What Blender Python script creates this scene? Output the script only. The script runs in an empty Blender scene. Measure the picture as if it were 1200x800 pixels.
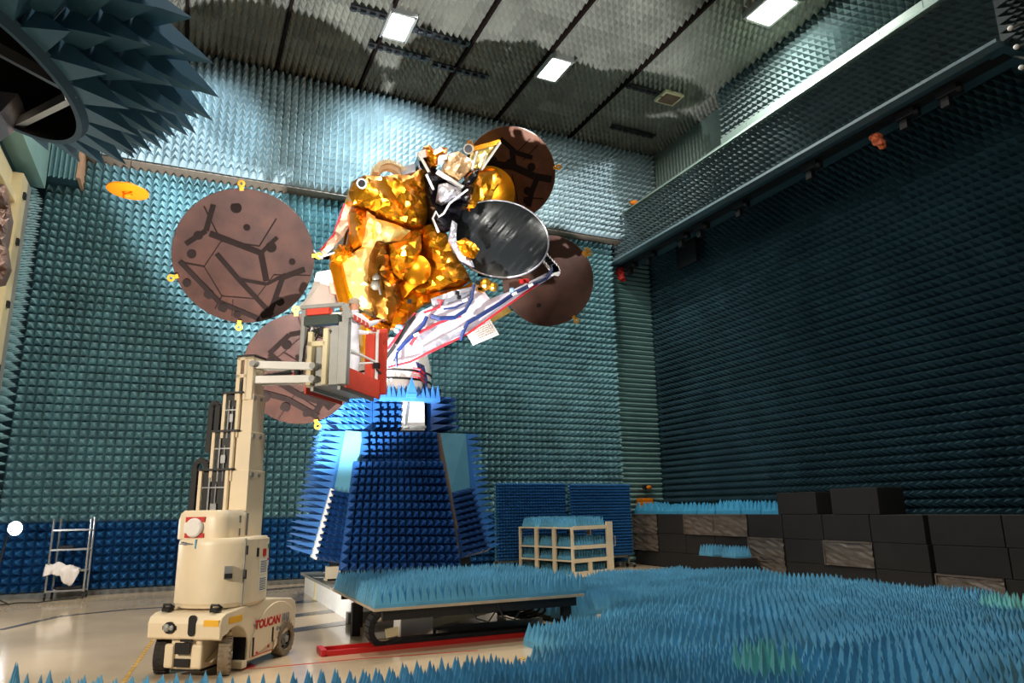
import bpy, bmesh, math, random
import numpy as np
from mathutils import Vector, Matrix
from mathutils.geometry import delaunay_2d_cdt
from mathutils import noise as mnoise
rnd = random.Random(7)
scn = bpy.context.scene
COL = scn.collection
# ------------------------------------------------------------------ camera (solved from the vanishing points)
YAW, PITCH, ROLL, FPX, CH = math.radians(24.81), math.radians(13.17), math.radians(-0.88), 831.8, 2.1
_f = np.array([math.sin(YAW)*math.cos(PITCH), math.cos(YAW)*math.cos(PITCH), math.sin(PITCH)])
_r0 = np.array([math.cos(YAW), -math.sin(YAW), 0.0]); _u0 = np.cross(_r0, _f)
_r = _r0*math.cos(ROLL)+_u0*math.sin(ROLL); _u = -_r0*math.sin(ROLL)+_u0*math.cos(ROLL)
_C = np.array([0, 0, CH])
def ray(x, y): return _f+_r*(x-600)/FPX+_u*(400-y)/FPX
def at(x, y, Y):
    d = ray(x, y); return Vector(_C+d*(Y/d[1]))
def atX(x, y, X):
    d = ray(x, y); return Vector(_C+d*(X/d[0]))
def atZ(x, y, Z=0.0):
    d = ray(x, y); return Vector(_C+d*((Z-CH)/d[2]))
def ppm(Y, x=600, y=400):        # pixels per metre for things at depth Y
    return FPX/(Y/ray(x, y)[1])
cd = bpy.data.cameras.new('camera'); cam = bpy.data.objects.new('camera', cd); COL.objects.link(cam)
cd.sensor_width = 36; cd.lens = FPX/1200*36; cd.clip_end = 200; cd.clip_start = 0.05
cam.matrix_world = Matrix(((_r[0], _u[0], -_f[0], 0), (_r[1], _u[1], -_f[1], 0), (_r[2], _u[2], -_f[2], CH), (0, 0, 0, 1)))
scn.camera = cam
# ------------------------------------------------------------------ materials
def srgb(c):
    return tuple((v/12.92 if v <= 0.04045 else ((v+0.055)/1.055)**2.4) for v in [x/255 for x in c])
MATS = {}
def mat(name, rgb, rough=0.6, metal=0.0, var=0.12, scale=6.0, bump=0.0, bscale=40.0, spec=0.5, emit=None, estr=0.0, tile=0.0, trans=0.0, coat=0.0):
    if name in MATS: return MATS[name]
    m = bpy.data.materials.new(name); m.use_nodes = True
    nt = m.node_tree; b = nt.nodes['Principled BSDF']; L = nt.links.new
    c = srgb(rgb)
    b.inputs['Roughness'].default_value = rough; b.inputs['Metallic'].default_value = metal
    b.inputs['Specular IOR Level'].default_value = spec
    b.inputs['Base Color'].default_value = (*c, 1)
    if coat: b.inputs['Coat Weight'].default_value = coat
    tc = nt.nodes.new('ShaderNodeTexCoord'); geo = nt.nodes.new('ShaderNodeNewGeometry')
    if var or tile:
        n = nt.nodes.new('ShaderNodeTexNoise'); n.inputs['Scale'].default_value = scale; n.inputs['Detail'].default_value = 4
        L(geo.outputs['Position'], n.inputs['Vector'])
        mr = nt.nodes.new('ShaderNodeMapRange'); mr.inputs[1].default_value = 0.3; mr.inputs[2].default_value = 0.7
        mr.inputs[3].default_value = 1-var; mr.inputs[4].default_value = 1+var
        L(n.outputs['Fac'], mr.inputs[0])
        fac = mr.outputs[0]
        if tile:
            dv = nt.nodes.new('ShaderNodeVectorMath'); dv.operation = 'DIVIDE'; dv.inputs[1].default_value = (0.68, 0.68, 0.68)
            L(geo.outputs['Position'], dv.inputs[0])
            fl = nt.nodes.new('ShaderNodeVectorMath'); fl.operation = 'FLOOR'; L(dv.outputs[0], fl.inputs[0])
            wn = nt.nodes.new('ShaderNodeTexWhiteNoise'); L(fl.outputs[0], wn.inputs['Vector'])
            m2 = nt.nodes.new('ShaderNodeMapRange'); m2.inputs[3].default_value = 1-tile; m2.inputs[4].default_value = 1+tile
            L(wn.outputs['Value'], m2.inputs[0])
            mu = nt.nodes.new('ShaderNodeMath'); mu.operation = 'MULTIPLY'; L(fac, mu.inputs[0]); L(m2.outputs[0], mu.inputs[1]); fac = mu.outputs[0]
        vm = nt.nodes.new('ShaderNodeVectorMath'); vm.operation = 'SCALE'; vm.inputs[0].default_value = c
        L(fac, vm.inputs['Scale']); L(vm.outputs[0], b.inputs['Base Color'])
    if bump:
        n2 = nt.nodes.new('ShaderNodeTexNoise'); n2.inputs['Scale'].default_value = bscale; n2.inputs['Detail'].default_value = 3
        L(tc.outputs['Object'], n2.inputs['Vector'])
        bp = nt.nodes.new('ShaderNodeBump'); bp.inputs['Strength'].default_value = bump; bp.inputs['Distance'].default_value = 0.02
        L(n2.outputs['Fac'], bp.inputs['Height']); L(bp.outputs[0], b.inputs['Normal'])
    if emit:
        b.inputs['Emission Color'].default_value = (*srgb(emit), 1); b.inputs['Emission Strength'].default_value = estr
    if trans: b.inputs['Transmission Weight'].default_value = trans
    MATS[name] = m
    return m
TEAL = mat('teal_foam', (124, 166, 174), 0.4, var=.10, scale=1.5, tile=.10, spec=.5)
TEALUP = mat('upper_teal_foam', (156, 178, 184), 0.5, var=.10, scale=1.5, tile=.08, spec=.4)
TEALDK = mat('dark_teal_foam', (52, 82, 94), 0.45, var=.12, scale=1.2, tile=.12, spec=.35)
BLUEW = mat('blue_wall_foam', (46, 104, 158), 0.4, var=.12, scale=2, tile=.1, spec=.4)
CEILF = mat('ceiling_foam', (122, 124, 114), 0.7, var=.12, scale=.8, tile=.2, spec=.3)
FIELD = mat('field_foam', (86, 154, 188), 0.5, var=.15, scale=2.5, tile=.14, spec=.5)
FIELDT = mat('teal_green_foam', (120, 196, 196), 0.55, var=.12, scale=3, spec=.4)
TOWSHADE = mat('shaded_blue_foam', (24, 64, 116), 0.45, var=.12, scale=3, tile=.12, spec=.4)  # tower foam darkened to navy for the faces lying in shade
TOWLIT = mat('lit_blue_foam', (50, 108, 174), 0.45, var=.1, scale=3, spec=.4)  # same tower foam, brighter blue for the faces that catch light
FLATB = mat('pale_blue_foam_board', (78, 138, 160), 0.6, var=.06, scale=2)
LIGHTTEAL = mat('pale_teal_foam', (130, 168, 165), 0.6, var=.08, scale=1.5)
WHITE = mat('white_paint', (236, 234, 228), 0.45, var=.03)
CREAM = mat('cream_paint', (228, 210, 178), 0.4, var=.04, scale=3)
CREAMD = mat('cream_metal', (214, 200, 160), 0.5, var=.06, scale=3)
GREYM = mat('grey_paint', (150, 150, 145), 0.5, .2, var=.06)
ALU = mat('aluminium', (190, 190, 190), 0.3, 0.9, var=.05)
DARK = mat('black_rubber', (22, 22, 24), 0.6, var=.1)
BLACKP = mat('black_paint', (14, 14, 15), 0.45, var=.1)
TYRE = mat('tyre_rubber', (128, 112, 90), 0.8, var=.2, scale=14)
TYRED = mat('dark_tyre_rubber', (44, 40, 36), 0.8, var=.2, scale=14)
RED = mat('red_fabric', (216, 72, 50), 0.6, var=.08, scale=5)
REDP = mat('red_paint', (190, 30, 25), 0.5, var=.05)
REDT = mat('red_tape', (200, 40, 50), 0.6, var=.05)
ORANGE = mat('orange_plastic', (238, 132, 6), 0.45, var=.06)
COPPER = mat('copper_mesh', (50, 28, 19), 0.4, 0.3, spec=.3, var=.35, scale=2.2, bump=.25, bscale=130)
COPPERB = mat('bronze_mesh', (80, 47, 28), 0.36, 0.5, var=.3, scale=2.6, bump=.2, bscale=120)
STRUT_SHADE = mat('dark_bronze_strut_and_shade', (22, 14, 11), 0.85, 0.0, spec=.08, var=.12)  # real dark parts, and the shade drawn on the reflector faces
GOLD = mat('gold_foil', (226, 146, 24), 0.24, 0.85, var=.08, scale=4, bump=.1, bscale=9)
GOLDP = mat('pale_gold_foil', (255, 220, 130), 0.33, 0.75, var=.05, scale=4, bump=.1, bscale=9)
GOLDD = mat('amber_foil', (222, 132, 14), 0.3, 0.9, var=.1, scale=4, bump=.12, bscale=10)
GOLDF = mat('gold_fitting', (235, 170, 60), 0.3, 0.9, var=.05)
TANF = mat('tan_foil', (190, 150, 104), 0.4, 0.35, var=.1, scale=6, bump=.1)
SILV = mat('silver_foil', (214, 212, 222), 0.3, 0.75, var=.08, scale=6, bump=.3, bscale=12)
WHITEF = mat('white_radiator', (206, 198, 210), 0.5, 0.1, var=.05, scale=4, bump=.15, bscale=10)
BLKF = mat('black_foil', (20, 18, 24), 0.22, 0.3, var=.2, scale=5, bump=.4, bscale=14)
SHEET = mat('dark_plastic_sheet', (32, 35, 36), 0.26, 0.35, var=.1, scale=3, bump=.15, bscale=6)
CABLE = mat('blue_cable', (24, 44, 96), 0.5, var=.1)
RIBW = mat('ivory_ribbed', (214, 198, 160), 0.5, var=.08)
PINK = mat('tan_panel', (204, 164, 134), 0.55, var=.08)
BOXB = mat('charcoal_foam', (28, 25, 24), 0.85, var=.12, scale=2, tile=.1, bump=.2, bscale=60)
WRAP = mat('plastic_film', (100, 90, 82), 0.35, var=.18, scale=4, bump=.5, bscale=7)
SKIN = mat('skin', (206, 150, 120), 0.5, var=.05)
COVER = mat('white_coverall', (226, 224, 230), 0.7, var=.04, bump=.2, bscale=12)
HAIRM = mat('grey_cap', (168, 150, 128), 0.7, var=.12, scale=20)
CLOTH = mat('white_towel', (236, 226, 218), 0.9, var=.05, bump=.3, bscale=60)
BROWN = mat('brown_cover', (112, 84, 70), 0.4, .3, var=.25, scale=3, bump=.3)
YEL = mat('yellow_sticker', (236, 176, 40), 0.5, var=.03)
GREYT = mat('grey_print', (120, 122, 128), 0.5, var=.03)
LABELW = mat('white_sticker', (230, 226, 218), 0.5, var=.02)
PERF = mat('perforated_white', (236, 228, 216), 0.5, var=.03)
# ------------------------------------------------------------------ mesh builder
class MB:
    def __init__(s): s.v = []; s.f = []; s.m = []
    def add(s, vs, fs, mi=0):
        o = len(s.v); s.v.extend([tuple(p) for p in vs]); s.f.extend([tuple(i+o for i in q) for q in fs]); s.m.extend([mi]*len(fs)); return s
    def hexa(s, p, mi=0):          # 8 corners: bottom ring 0-3, top ring 4-7
        return s.add(p, [(0, 3, 2, 1), (4, 5, 6, 7), (0, 1, 5, 4), (1, 2, 6, 5), (2, 3, 7, 6), (3, 0, 4, 7)], mi)
    def box(s, c, d, mi=0, M=None):
        x, y, z = d[0]/2, d[1]/2, d[2]/2
        p = [Vector(q) for q in [(-x, -y, -z), (x, -y, -z), (x, y, -z), (-x, y, -z), (-x, -y, z), (x, -y, z), (x, y, z), (-x, y, z)]]
        p = [(M @ q if M else q)+Vector(c) for q in p]
        return s.hexa(p, mi)
    def mm(s, a, b, mi=0):         # box from min corner to max corner
        return s.box([(a[i]+b[i])/2 for i in range(3)], [abs(b[i]-a[i]) for i in range(3)], mi)
    def bar(s, a, b, w, h=None, mi=0, up=(0, 0, 1)):
        a, b = Vector(a), Vector(b); h = h or w; d = (b-a).normalized(); up = Vector(up)
        if abs(d.dot(up)) > .98: up = Vector((1, 0, 0))
        x = d.cross(up).normalized(); y = x.cross(d)
        q = []
        for P in (a, b): q += [P-x*w/2-y*h/2, P+x*w/2-y*h/2, P+x*w/2+y*h/2, P-x*w/2+y*h/2]
        return s.hexa(q, mi)
    def tube(s, pts, r, n=8, mi=0, closed=False):
        pts = [Vector(p) for p in pts]; N = len(pts); rr = r if isinstance(r, (list, tuple)) else [r]*N
        vs = []; ref = None
        for i, p in enumerate(pts):
            if closed: d = pts[(i+1) % N]-pts[i-1]
            else: d = pts[min(i+1, N-1)]-pts[max(i-1, 0)]
            d.normalize()
            if ref is None: ref = Vector((0, 0, 1)) if abs(d.z) < .9 else Vector((1, 0, 0))
            x = d.cross(ref)
            if x.length < 1e-4: x = d.orthogonal()
            x.normalize(); y = x.cross(d).normalized(); ref = y
            for k in range(n):
                a = 2*math.pi*k/n; vs.append(p+x*math.cos(a)*rr[i]+y*math.sin(a)*rr[i])
        fs = []
        for i in range(N if closed else N-1):
            j = (i+1) % N
            for k in range(n): fs.append((i*n+k, i*n+(k+1) % n, j*n+(k+1) % n, j*n+k))
        if not closed: fs += [tuple(range(n-1, -1, -1)), tuple((N-1)*n+k for k in range(n))]
        return s.add(vs, fs, mi)
    def lathe(s, prof, c=(0, 0, 0), ax=(0, 0, 1), n=32, mi=0, a0=0.0, a1=2*math.pi, cap=False):   # prof: (radius, height along axis)
        ax = Vector(ax).normalized(); x = ax.orthogonal().normalized(); y = ax.cross(x); c = Vector(c)
        full = abs(a1-a0-2*math.pi) < 1e-6; m = n if full else n+1
        vs = []
        for (r, h) in prof:
            for k in range(m):
                a = a0+(a1-a0)*k/n; vs.append(c+ax*h+x*math.cos(a)*r+y*math.sin(a)*r)
        fs = []
        for i in range(len(prof)-1):
            for k in range(n): fs.append((i*m+k, i*m+(k+1) % m, (i+1)*m+(k+1) % m, (i+1)*m+k))
        if cap:
            fs += [tuple(range(m-1, -1, -1)), tuple((len(prof)-1)*m+k for k in range(m))]
        return s.add(vs, fs, mi)
    def cyl(s, a, b, r, n=20, mi=0, r2=None):
        a, b = Vector(a), Vector(b); L = (b-a).length
        return s.lathe([(r, 0), (r2 if r2 is not None else r, L)], a, b-a, n, mi, cap=True)
    def prism(s, poly, d, mi=0):   # polygon (3D points) pushed by vector d
        d = Vector(d); p = [Vector(q) for q in poly]; n = len(p)
        return s.add(p+[q+d for q in p], [tuple(range(n)), tuple(range(2*n-1, n-1, -1))]+[(i, i+n, (i+1) % n+n, (i+1) % n) for i in range(n)], mi)
    def sphere(s, c, r, n=16, m=10, mi=0, sc=(1, 1, 1)):
        vs = []; c = Vector(c)
        for i in range(1, m):
            t = math.pi*i/m
            for k in range(n):
                a = 2*math.pi*k/n; vs.append(c+Vector((math.sin(t)*math.cos(a)*r*sc[0], math.sin(t)*math.sin(a)*r*sc[1], math.cos(t)*r*sc[2])))
        vs += [c+Vector((0, 0, r*sc[2])), c-Vector((0, 0, r*sc[2]))]; T = (m-1)*n
        fs = [(i*n+k, (i+1)*n+k, (i+1)*n+(k+1) % n, i*n+(k+1) % n) for i in range(m-2) for k in range(n)]
        fs += [(T, k, (k+1) % n) for k in range(n)]+[(T+1, (m-2)*n+(k+1) % n, (m-2)*n+k) for k in range(n)]
        return s.add(vs, fs, mi)
    def pyr(s, p00, p10, p11, p01, nu, nv, h, nrm, mi=0, jit=0.0, lean=0.0):   # grid of foam pyramids over a quad
        P = [np.array(q, float) for q in (p00, p10, p11, p01)]; nrm = np.array(Vector(nrm).normalized())
        uu, vv = np.meshgrid(np.arange(nu+1)/nu, np.arange(nv+1)/nv, indexing='ij')
        g = (P[0]*((1-uu)*(1-vv))[..., None]+P[1]*(uu*(1-vv))[..., None]+P[2]*(uu*vv)[..., None]+P[3]*((1-uu)*vv)[..., None])
        base = g.reshape(-1, 3); cen = (g[:-1, :-1]+g[1:, :-1]+g[1:, 1:]+g[:-1, 1:])/4
        rg = np.random.default_rng(int(abs(P[0].sum()*1000)) % 99991)
        ap = (cen+nrm*h+rg.normal(0, 1, cen.shape)*jit*h).reshape(-1, 3)
        o = len(s.v); s.v.extend(map(tuple, base)); oa = len(s.v); s.v.extend(map(tuple, ap))
        e1, e2 = P[1]-P[0], P[3]-P[0]; flip = np.dot(np.cross(e1, e2), nrm) < 0
        for i in range(nu):
            for j in range(nv):
                a = o+i*(nv+1)+j; b = a+nv+1; c = b+1; d = a+1; t = oa+i*nv+j
                for (q, w) in ((a, b), (b, c), (c, d), (d, a)): s.f.append((w, q, t) if flip else (q, w, t)); s.m.append(mi)
        return s
    def build(s, name, mats, parent=None, local=False, smooth=False, bevel=0.0, origin=None):
        me = bpy.data.meshes.new(name); vs = np.array(s.v, float)
        mats = mats if isinstance(mats, (list, tuple)) else [mats]
        if parent is not None:
            if not local:
                off = Vector((0, 0, 0)); q = parent
                while q is not None: off += q.location; q = q.parent
                vs = vs-np.array(off)
            loc = Vector((0, 0, 0))
        else:
            if local: loc = Vector((0, 0, 0))
            else:
                mn, mx = vs.min(0), vs.max(0); loc = Vector(((mn[0]+mx[0])/2, (mn[1]+mx[1])/2, mn[2])) if origin is None else Vector(origin)
                vs = vs-np.array(loc)
        me.from_pydata([tuple(p) for p in vs], [], s.f)
        for m in mats: me.materials.append(m)
        if len(mats) > 1: me.polygons.foreach_set('material_index', s.m)
        if smooth is True: me.polygons.foreach_set('use_smooth', [True]*len(me.polygons))
        me.validate(); me.update()
        o = bpy.data.objects.new(name, me); COL.objects.link(o); o.location = loc
        if parent is not None: o.parent = parent
        if bevel:
            b = o.modifiers.new('bevel', 'BEVEL'); b.width = bevel; b.segments = 2; b.limit_method = 'ANGLE'; b.angle_limit = math.radians(35)
        if smooth in ('auto', 'crease'):
            me.polygons.foreach_set('use_smooth', [True]*len(me.polygons))
            bm = bmesh.new(); bm.from_mesh(me)
            for e in bm.edges:
                if len(e.link_faces) == 2 and e.calc_face_angle(0) > math.radians(32 if smooth == 'auto' else 17): e.smooth = False
            bm.to_mesh(me); bm.free()
        return o
def fixn(o):
    bm = bmesh.new(); bm.from_mesh(o.data); bmesh.ops.recalc_face_normals(bm, faces=bm.faces); bm.to_mesh(o.data); bm.free(); return o
def tag(o, label, cat, group=None, kind=None):
    o['label'] = label; o['category'] = cat
    if group: o['group'] = group
    if kind: o['kind'] = kind
    return o
def lab(o, label): o['label'] = label; return o
def struct(o, label, cat):
    o['kind'] = 'structure'; o['label'] = label; o['category'] = cat; return o
def thing(name, label, cat, loc=(0, 0, 0), rz=0.0, group=None):
    o = bpy.data.objects.new(name, None); COL.objects.link(o); o.location = loc; o.rotation_euler = (0, 0, rz); o.empty_display_size = .2
    return tag(o, label, cat, group)
def copy_tree(o, parent=None):
    c = o.copy(); COL.objects.link(c)
    if parent is not None: c.parent = parent
    for ch in [x for x in o.children]: copy_tree(ch, c)
    return c
def lerp(a, b, t): return a+(b-a)*t
def inpoly(x, y, poly):
    r = False; n = len(poly)
    for i in range(n):
        x1, y1 = poly[i][0], poly[i][1]; x2, y2 = poly[i-1][0], poly[i-1][1]
        if (y1 > y) != (y2 > y) and x < (x2-x1)*(y-y1)/(y2-y1)+x1: r = not r
    return r
def foil(mb, poly, thick=.25, amp=.06, cell=7.0, bulge=0.0, seed=1, mi=0, jit=.45, ridge=None):
    """crumpled sheet: outline points (px, py, Y); a faceted skin with a real body of the given thickness behind it"""
    cell = max(3.0, cell*.5); rg = random.Random(seed); P = [tuple(p) for p in poly]; bd = []; ga = rg.uniform(0, 3.14)
    for i, p in enumerate(P):
        q = P[(i+1) % len(P)]; n = max(1, int(math.hypot(q[0]-p[0], q[1]-p[1])/cell))
        for k in range(n): t = k/n; bd.append((lerp(p[0], q[0], t), lerp(p[1], q[1], t)))
    nb = len(bd); pts = [Vector(b) for b in bd]
    xs = [p[0] for p in P]; ys = [p[1] for p in P]
    y = min(ys)+cell*.5; row = 0
    while y < max(ys):
        x = min(xs)+cell*.5*(1+row % 2)
        while x < max(xs):
            a, b = x+rg.uniform(-jit, jit)*cell, y+rg.uniform(-jit, jit)*cell
            if inpoly(a, b, P) and min((a-u)**2+(b-v)**2 for u, v in bd) > (cell*.45)**2: pts.append(Vector((a, b)))
            x += cell
        y += cell*.87; row += 1
    r = delaunay_2d_cdt(pts, [(i, (i+1) % nb) for i in range(nb)], [list(range(nb))], 1, 1e-5)
    vs2, fs = r[0], r[2]
    size = max(max(xs)-min(xs), max(ys)-min(ys)); out = []; bset = []
    for k, v in enumerate(vs2):
        W = 0; S = 0
        for p in P:
            w = 1/((p[0]-v.x)**2+(p[1]-v.y)**2+4)**1.0; W += w; S += w*p[2]
        Y = S/W
        dmin = min(math.hypot(v.x-u, v.y-w) for u, w in bd)
        on = dmin < .3; bset.append(on)
        if not on:
            gx, gy = v.x*math.cos(ga)+v.y*math.sin(ga), -v.x*math.sin(ga)+v.y*math.cos(ga)
            rd = 1-2*abs(mnoise.noise(Vector((gx/42, gy/17, seed*3.1))))-.35*abs(mnoise.noise(Vector((gx/15, gy/8, seed*5.3))))
            Y += (-bulge*min(1, dmin/(size*.3))**.6-amp*1.9*rd*min(1, dmin/5))+rg.uniform(-amp, amp)*.05
        out.append(at(v.x, v.y, Y))
    # orientation: faces towards the camera
    F = []
    for q in fs:
        a, b, c = out[q[0]], out[q[1]], out[q[2]]
        n = (b-a).cross(c-a); F.append(tuple(q) if n.dot(Vector(_C)-a) > 0 else tuple(reversed(q)))
    cnt = {}
    for q in F:
        for i in range(len(q)): cnt[(q[i], q[(i+1) % len(q)])] = 1
    be = [(a, b) for (a, b) in cnt if (b, a) not in cnt]
    n = len(out); back = [p+Vector((0, thick, 0)) for p in out]
    cen = sum(back, Vector())/n
    mb.add(out, F, mi)
    loop = sorted({a for e in be for a in e}); idx = {a: i for i, a in enumerate(loop)}
    m = len(loop)
    mb.add([out[a] for a in loop]+[lerp(back[a], cen+Vector((0, thick*.1, 0)), .06) for a in loop]+[cen+Vector((0, thick*.15, 0))],
           [(idx[b], idx[a], idx[a]+m, idx[b]+m) for a, b in be]+[(idx[b]+m, idx[a]+m, 2*m) for a, b in be], mi)
    return mb
def slab(mb, poly, thick=.08, mi=0):
    """flat plate from outline (px, py, Y) pushed back by its thickness"""
    p = [at(*q) for q in poly]
    n = sum(((p[i]-p[0]).cross(p[i+1]-p[0]) for i in range(1, len(p)-1)), Vector()).normalized()
    if n.dot(p[0]-Vector(_C)) < 0: n = -n
    else: p = p
    return mb.prism(p, n*thick, mi)
# ================================================================== ROOM
X0, X1, YB, ZC = -4.5, 17.4, 22.95, 16.6
# floor -------------------------------------------------------------
fm = mat('polished_floor', (206, 184, 152), 0.13, var=.10, scale=.9, spec=.55, coat=.15)
floor = struct(MB().mm((-14, -6, -.2), (20, 24.5, 0)).build('floor', fm, origin=(0, 0, 0)), 'polished beige hall floor', 'floor')
grt = mat('grey_floor_strip', (96, 92, 88), 0.16, var=.1); redl = mat('red_line', (200, 50, 36), .4, var=.05); yll = mat('yellow_line', (206, 160, 50), .4, var=.05)
hz = mat('hazard_grey', (120, 112, 100), .4, var=.05); blk = mat('hazard_black', (30, 30, 30), .5, var=.05)
def strip(mb, pts, w, z=.003, mi=0):
    for a, b in zip(pts[:-1], pts[1:]):
        a = Vector((a[0], a[1], z)); b = Vector((b[0], b[1], z)); mb.bar(a, b, w, .004, mi)
    return mb
def fz(x, y): p = atZ(x, y); return (p.x, p.y)
strip(MB(), [fz(0, 738), fz(70, 722), fz(150, 714), fz(235, 709)], .16).build('floor_strip', grt, floor)
for a, b in (((300, 692), (395, 684)), ((318, 709), (400, 700)), ((326, 724), (418, 712)), ((300, 745), (415, 728))):
    strip(MB(), [fz(*a), fz(*b)], .42).build('floor_strip', grt, floor)
m = MB(); a, b = Vector((*fz(140, 806), 0)), Vector((*fz(186, 740), 0))
for k in range(22):
    m.bar(a.lerp(b, k/22)+Vector((0, 0, .003)), a.lerp(b, (k+.6)/22)+Vector((0, 0, .003)), .05, .004)
m.build('floor_line', yll, floor)
strip(MB(), [fz(292, 784), fz(420, 772), fz(560, 762)], .025).build('floor_line', redl, floor)
q = [fz(285, 785), fz(300, 781), fz(292, 776)]
MB().prism([(x, y, .002) for x, y in q], (0, 0, .004)).build('floor_arrow', redl, floor)
m = MB(); q = [fz(612, 776), fz(640, 761), fz(662, 768), fz(656, 786), fz(630, 790)]
m.prism([(x, y, .001) for x, y in q], (0, 0, .003)); m.build('floor_plate', hz, floor)
m = MB(); a, b = Vector((*fz(606, 773), 0)), Vector((*fz(662, 764), 0))
for k in range(12): m.bar(a.lerp(b, k/12)+Vector((0, 0, .006)), a.lerp(b, (k+.5)/12)+Vector((0, 0, .006)), .1, .004)
m.build('floor_line', yll, floor)
strip(strip(MB(), [fz(640, 780), fz(658, 771)], .04, .007), [fz(642, 771), fz(656, 780)], .04, .007).build('floor_mark', redl, floor)
# back wall -----------------------------------------------------------
PW = .2275
def wallpart(mb, x0, x1, z0, z1, yb, h, mi=0, pw=PW):
    nu = max(1, round((x1-x0)/pw)); nv = max(1, round((z1-z0)/pw))
    return mb.pyr((x0, yb, z0), (x1, yb, z0), (x1, yb, z1), (x0, yb, z1), nu, nv, h, (0, -1, 0), mi, jit=.02)
m = MB(); m.mm((X0-.4, YB, 0), (15.04, YB+.3, ZC)); m.mm((15.0, YB, 12.36), (17.3, YB+.3, ZC))
wallpart(m, X0+.25, 15.02, 1.9, 12.35, YB, .40, 1); wallpart(m, X0+.25, 15.02, .12, 1.9, YB, .40, 2)
m.mm((X0, YB-.06, 0), (15.0, YB, .12), 3)
wb = struct(m.build('wall_back', [TEALDK, TEAL, BLUEW, GREYM]), 'back wall of teal foam pyramids with blue lower band', 'wall')
# upper overhang of the back wall
m = MB(); YU = YB-.55
m.mm((-3.35, YU, 12.36), (16.9, YB, ZC)); wallpart(m, -3.35, 16.9, 12.42, 16.35, YU, .42, 1)
m.mm((-3.35, YU-.1, 12.335), (15.2, YB, 12.36), 2)
struct(m.build('trim_1', [TEALDK, TEALUP, mat('ledge_board', (112, 100, 86), .6)]), 'overhanging upper band of foam pyramids along the back wall', 'wall band')
# corner panel at the right end of the back wall
m = MB(); m.mm((15.0, 23.3, 0), (17.6, 23.6, 13))
n = 62; dz = 12.0/n
for k in range(n):
    z = .1+k*dz; m.prism([(15.0, 23.32, z), (15.0, 23.18, z+dz/2), (15.0, 23.32, z+dz)], (2.1, 0, 0), 1)
struct(m.build('wall_corner', [TEALDK, LIGHTTEAL]), 'pale wedge foam strip in the corner beside the dark wall', 'wall')
# right wall
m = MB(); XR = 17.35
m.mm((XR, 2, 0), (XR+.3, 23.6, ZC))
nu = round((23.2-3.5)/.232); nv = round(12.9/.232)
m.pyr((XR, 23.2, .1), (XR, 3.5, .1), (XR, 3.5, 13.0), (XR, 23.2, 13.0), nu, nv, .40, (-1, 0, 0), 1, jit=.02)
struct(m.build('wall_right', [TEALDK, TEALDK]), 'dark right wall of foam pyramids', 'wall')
# soffit beam on the right: spiked face, sloped strip, upper wall
XB = 15.28; m = MB()
m.mm((XB, 7.75, 11.66), (16.4, 23.3, 13.35)); YE = 7.75
nu = round((22.9-YE)/.21)
m.pyr((XB, 22.9, 11.68), (XB, YE, 11.68), (XB, YE, 13.35), (XB, 22.9, 13.35), nu, 8, .28, (-1, 0, 0), 1, jit=.02)
m.pyr((XB, YE, 11.68), (XR, YE, 11.68), (XR, YE, 13.35), (XB, YE, 13.35), 10, 8, .28, (0, -1, 0), 1, jit=.02)
m.mm((15.02, YE-.05, 11.6), (15.32, 23.2, 11.68), 2)
m.mm((15.3, YE-.05, 11.6), (XR, YE+.4, 13.4), 0)
struct(m.build('trim_2', [TEALDK, mat('beam_foam', (62, 80, 84), .5, var=.12, scale=1.5, tile=.1), mat('beam_edge_board', (92, 116, 124), .55)]), 'hanging beam of foam pyramids along the right side under the ceiling', 'beam')
m = MB()
m.prism([(15.02, 17.45, 13.36), (16.35, 17.45, 14.45), (16.9, 17.45, 14.45), (16.9, 17.45, 13.36)], (0, -10.2, 0), 0)
m.prism([(15.02, 22.6, 13.36), (16.35, 22.6, 14.45), (17.2, 22.6, 14.45), (17.2, 22.6, 13.36)], (0, -5.15, 0), 0)
for k in range(8): m.mm((16.2, 17.4-k*1.27-1.25, 14.2), (16.36, 17.4-k*1.27, 14.55), 0)
struct(m.build('trim_3', [mat('smooth_strip', (128, 150, 144), .5, var=.1, scale=.8)]), 'smooth pale sloping strip above the spiked beam', 'wall strip')
m = MB(); m.mm((16.35, 7.2, 14.45), (16.7, 17.45, ZC))
m.pyr((16.35, 17.45, 14.5), (16.35, 7.2, 14.5), (16.35, 7.2, 16.4), (16.35, 17.45, 16.4), 46, 9, .2, (-1, 0, 0), 1, jit=.02)
m.mm((17.1, 17.4, 14.45), (17.4, 23, ZC)); 
for k in range(26): m.prism([(17.1, 17.45+k*.2, 14.5), (16.95, 17.55+k*.2, 14.5), (17.1, 17.65+k*.2, 14.5)], (0, 0, 1.9), 2)
struct(m.build('wall_right_upper', [TEALDK, mat('upper_right_foam', (64, 84, 86), .6, var=.1, scale=1.2, tile=.1), mat('pale_grey_foam', (112, 132, 126), .6, var=.08)]), 'lit upper right wall between ceiling and beam', 'wall')
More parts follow.
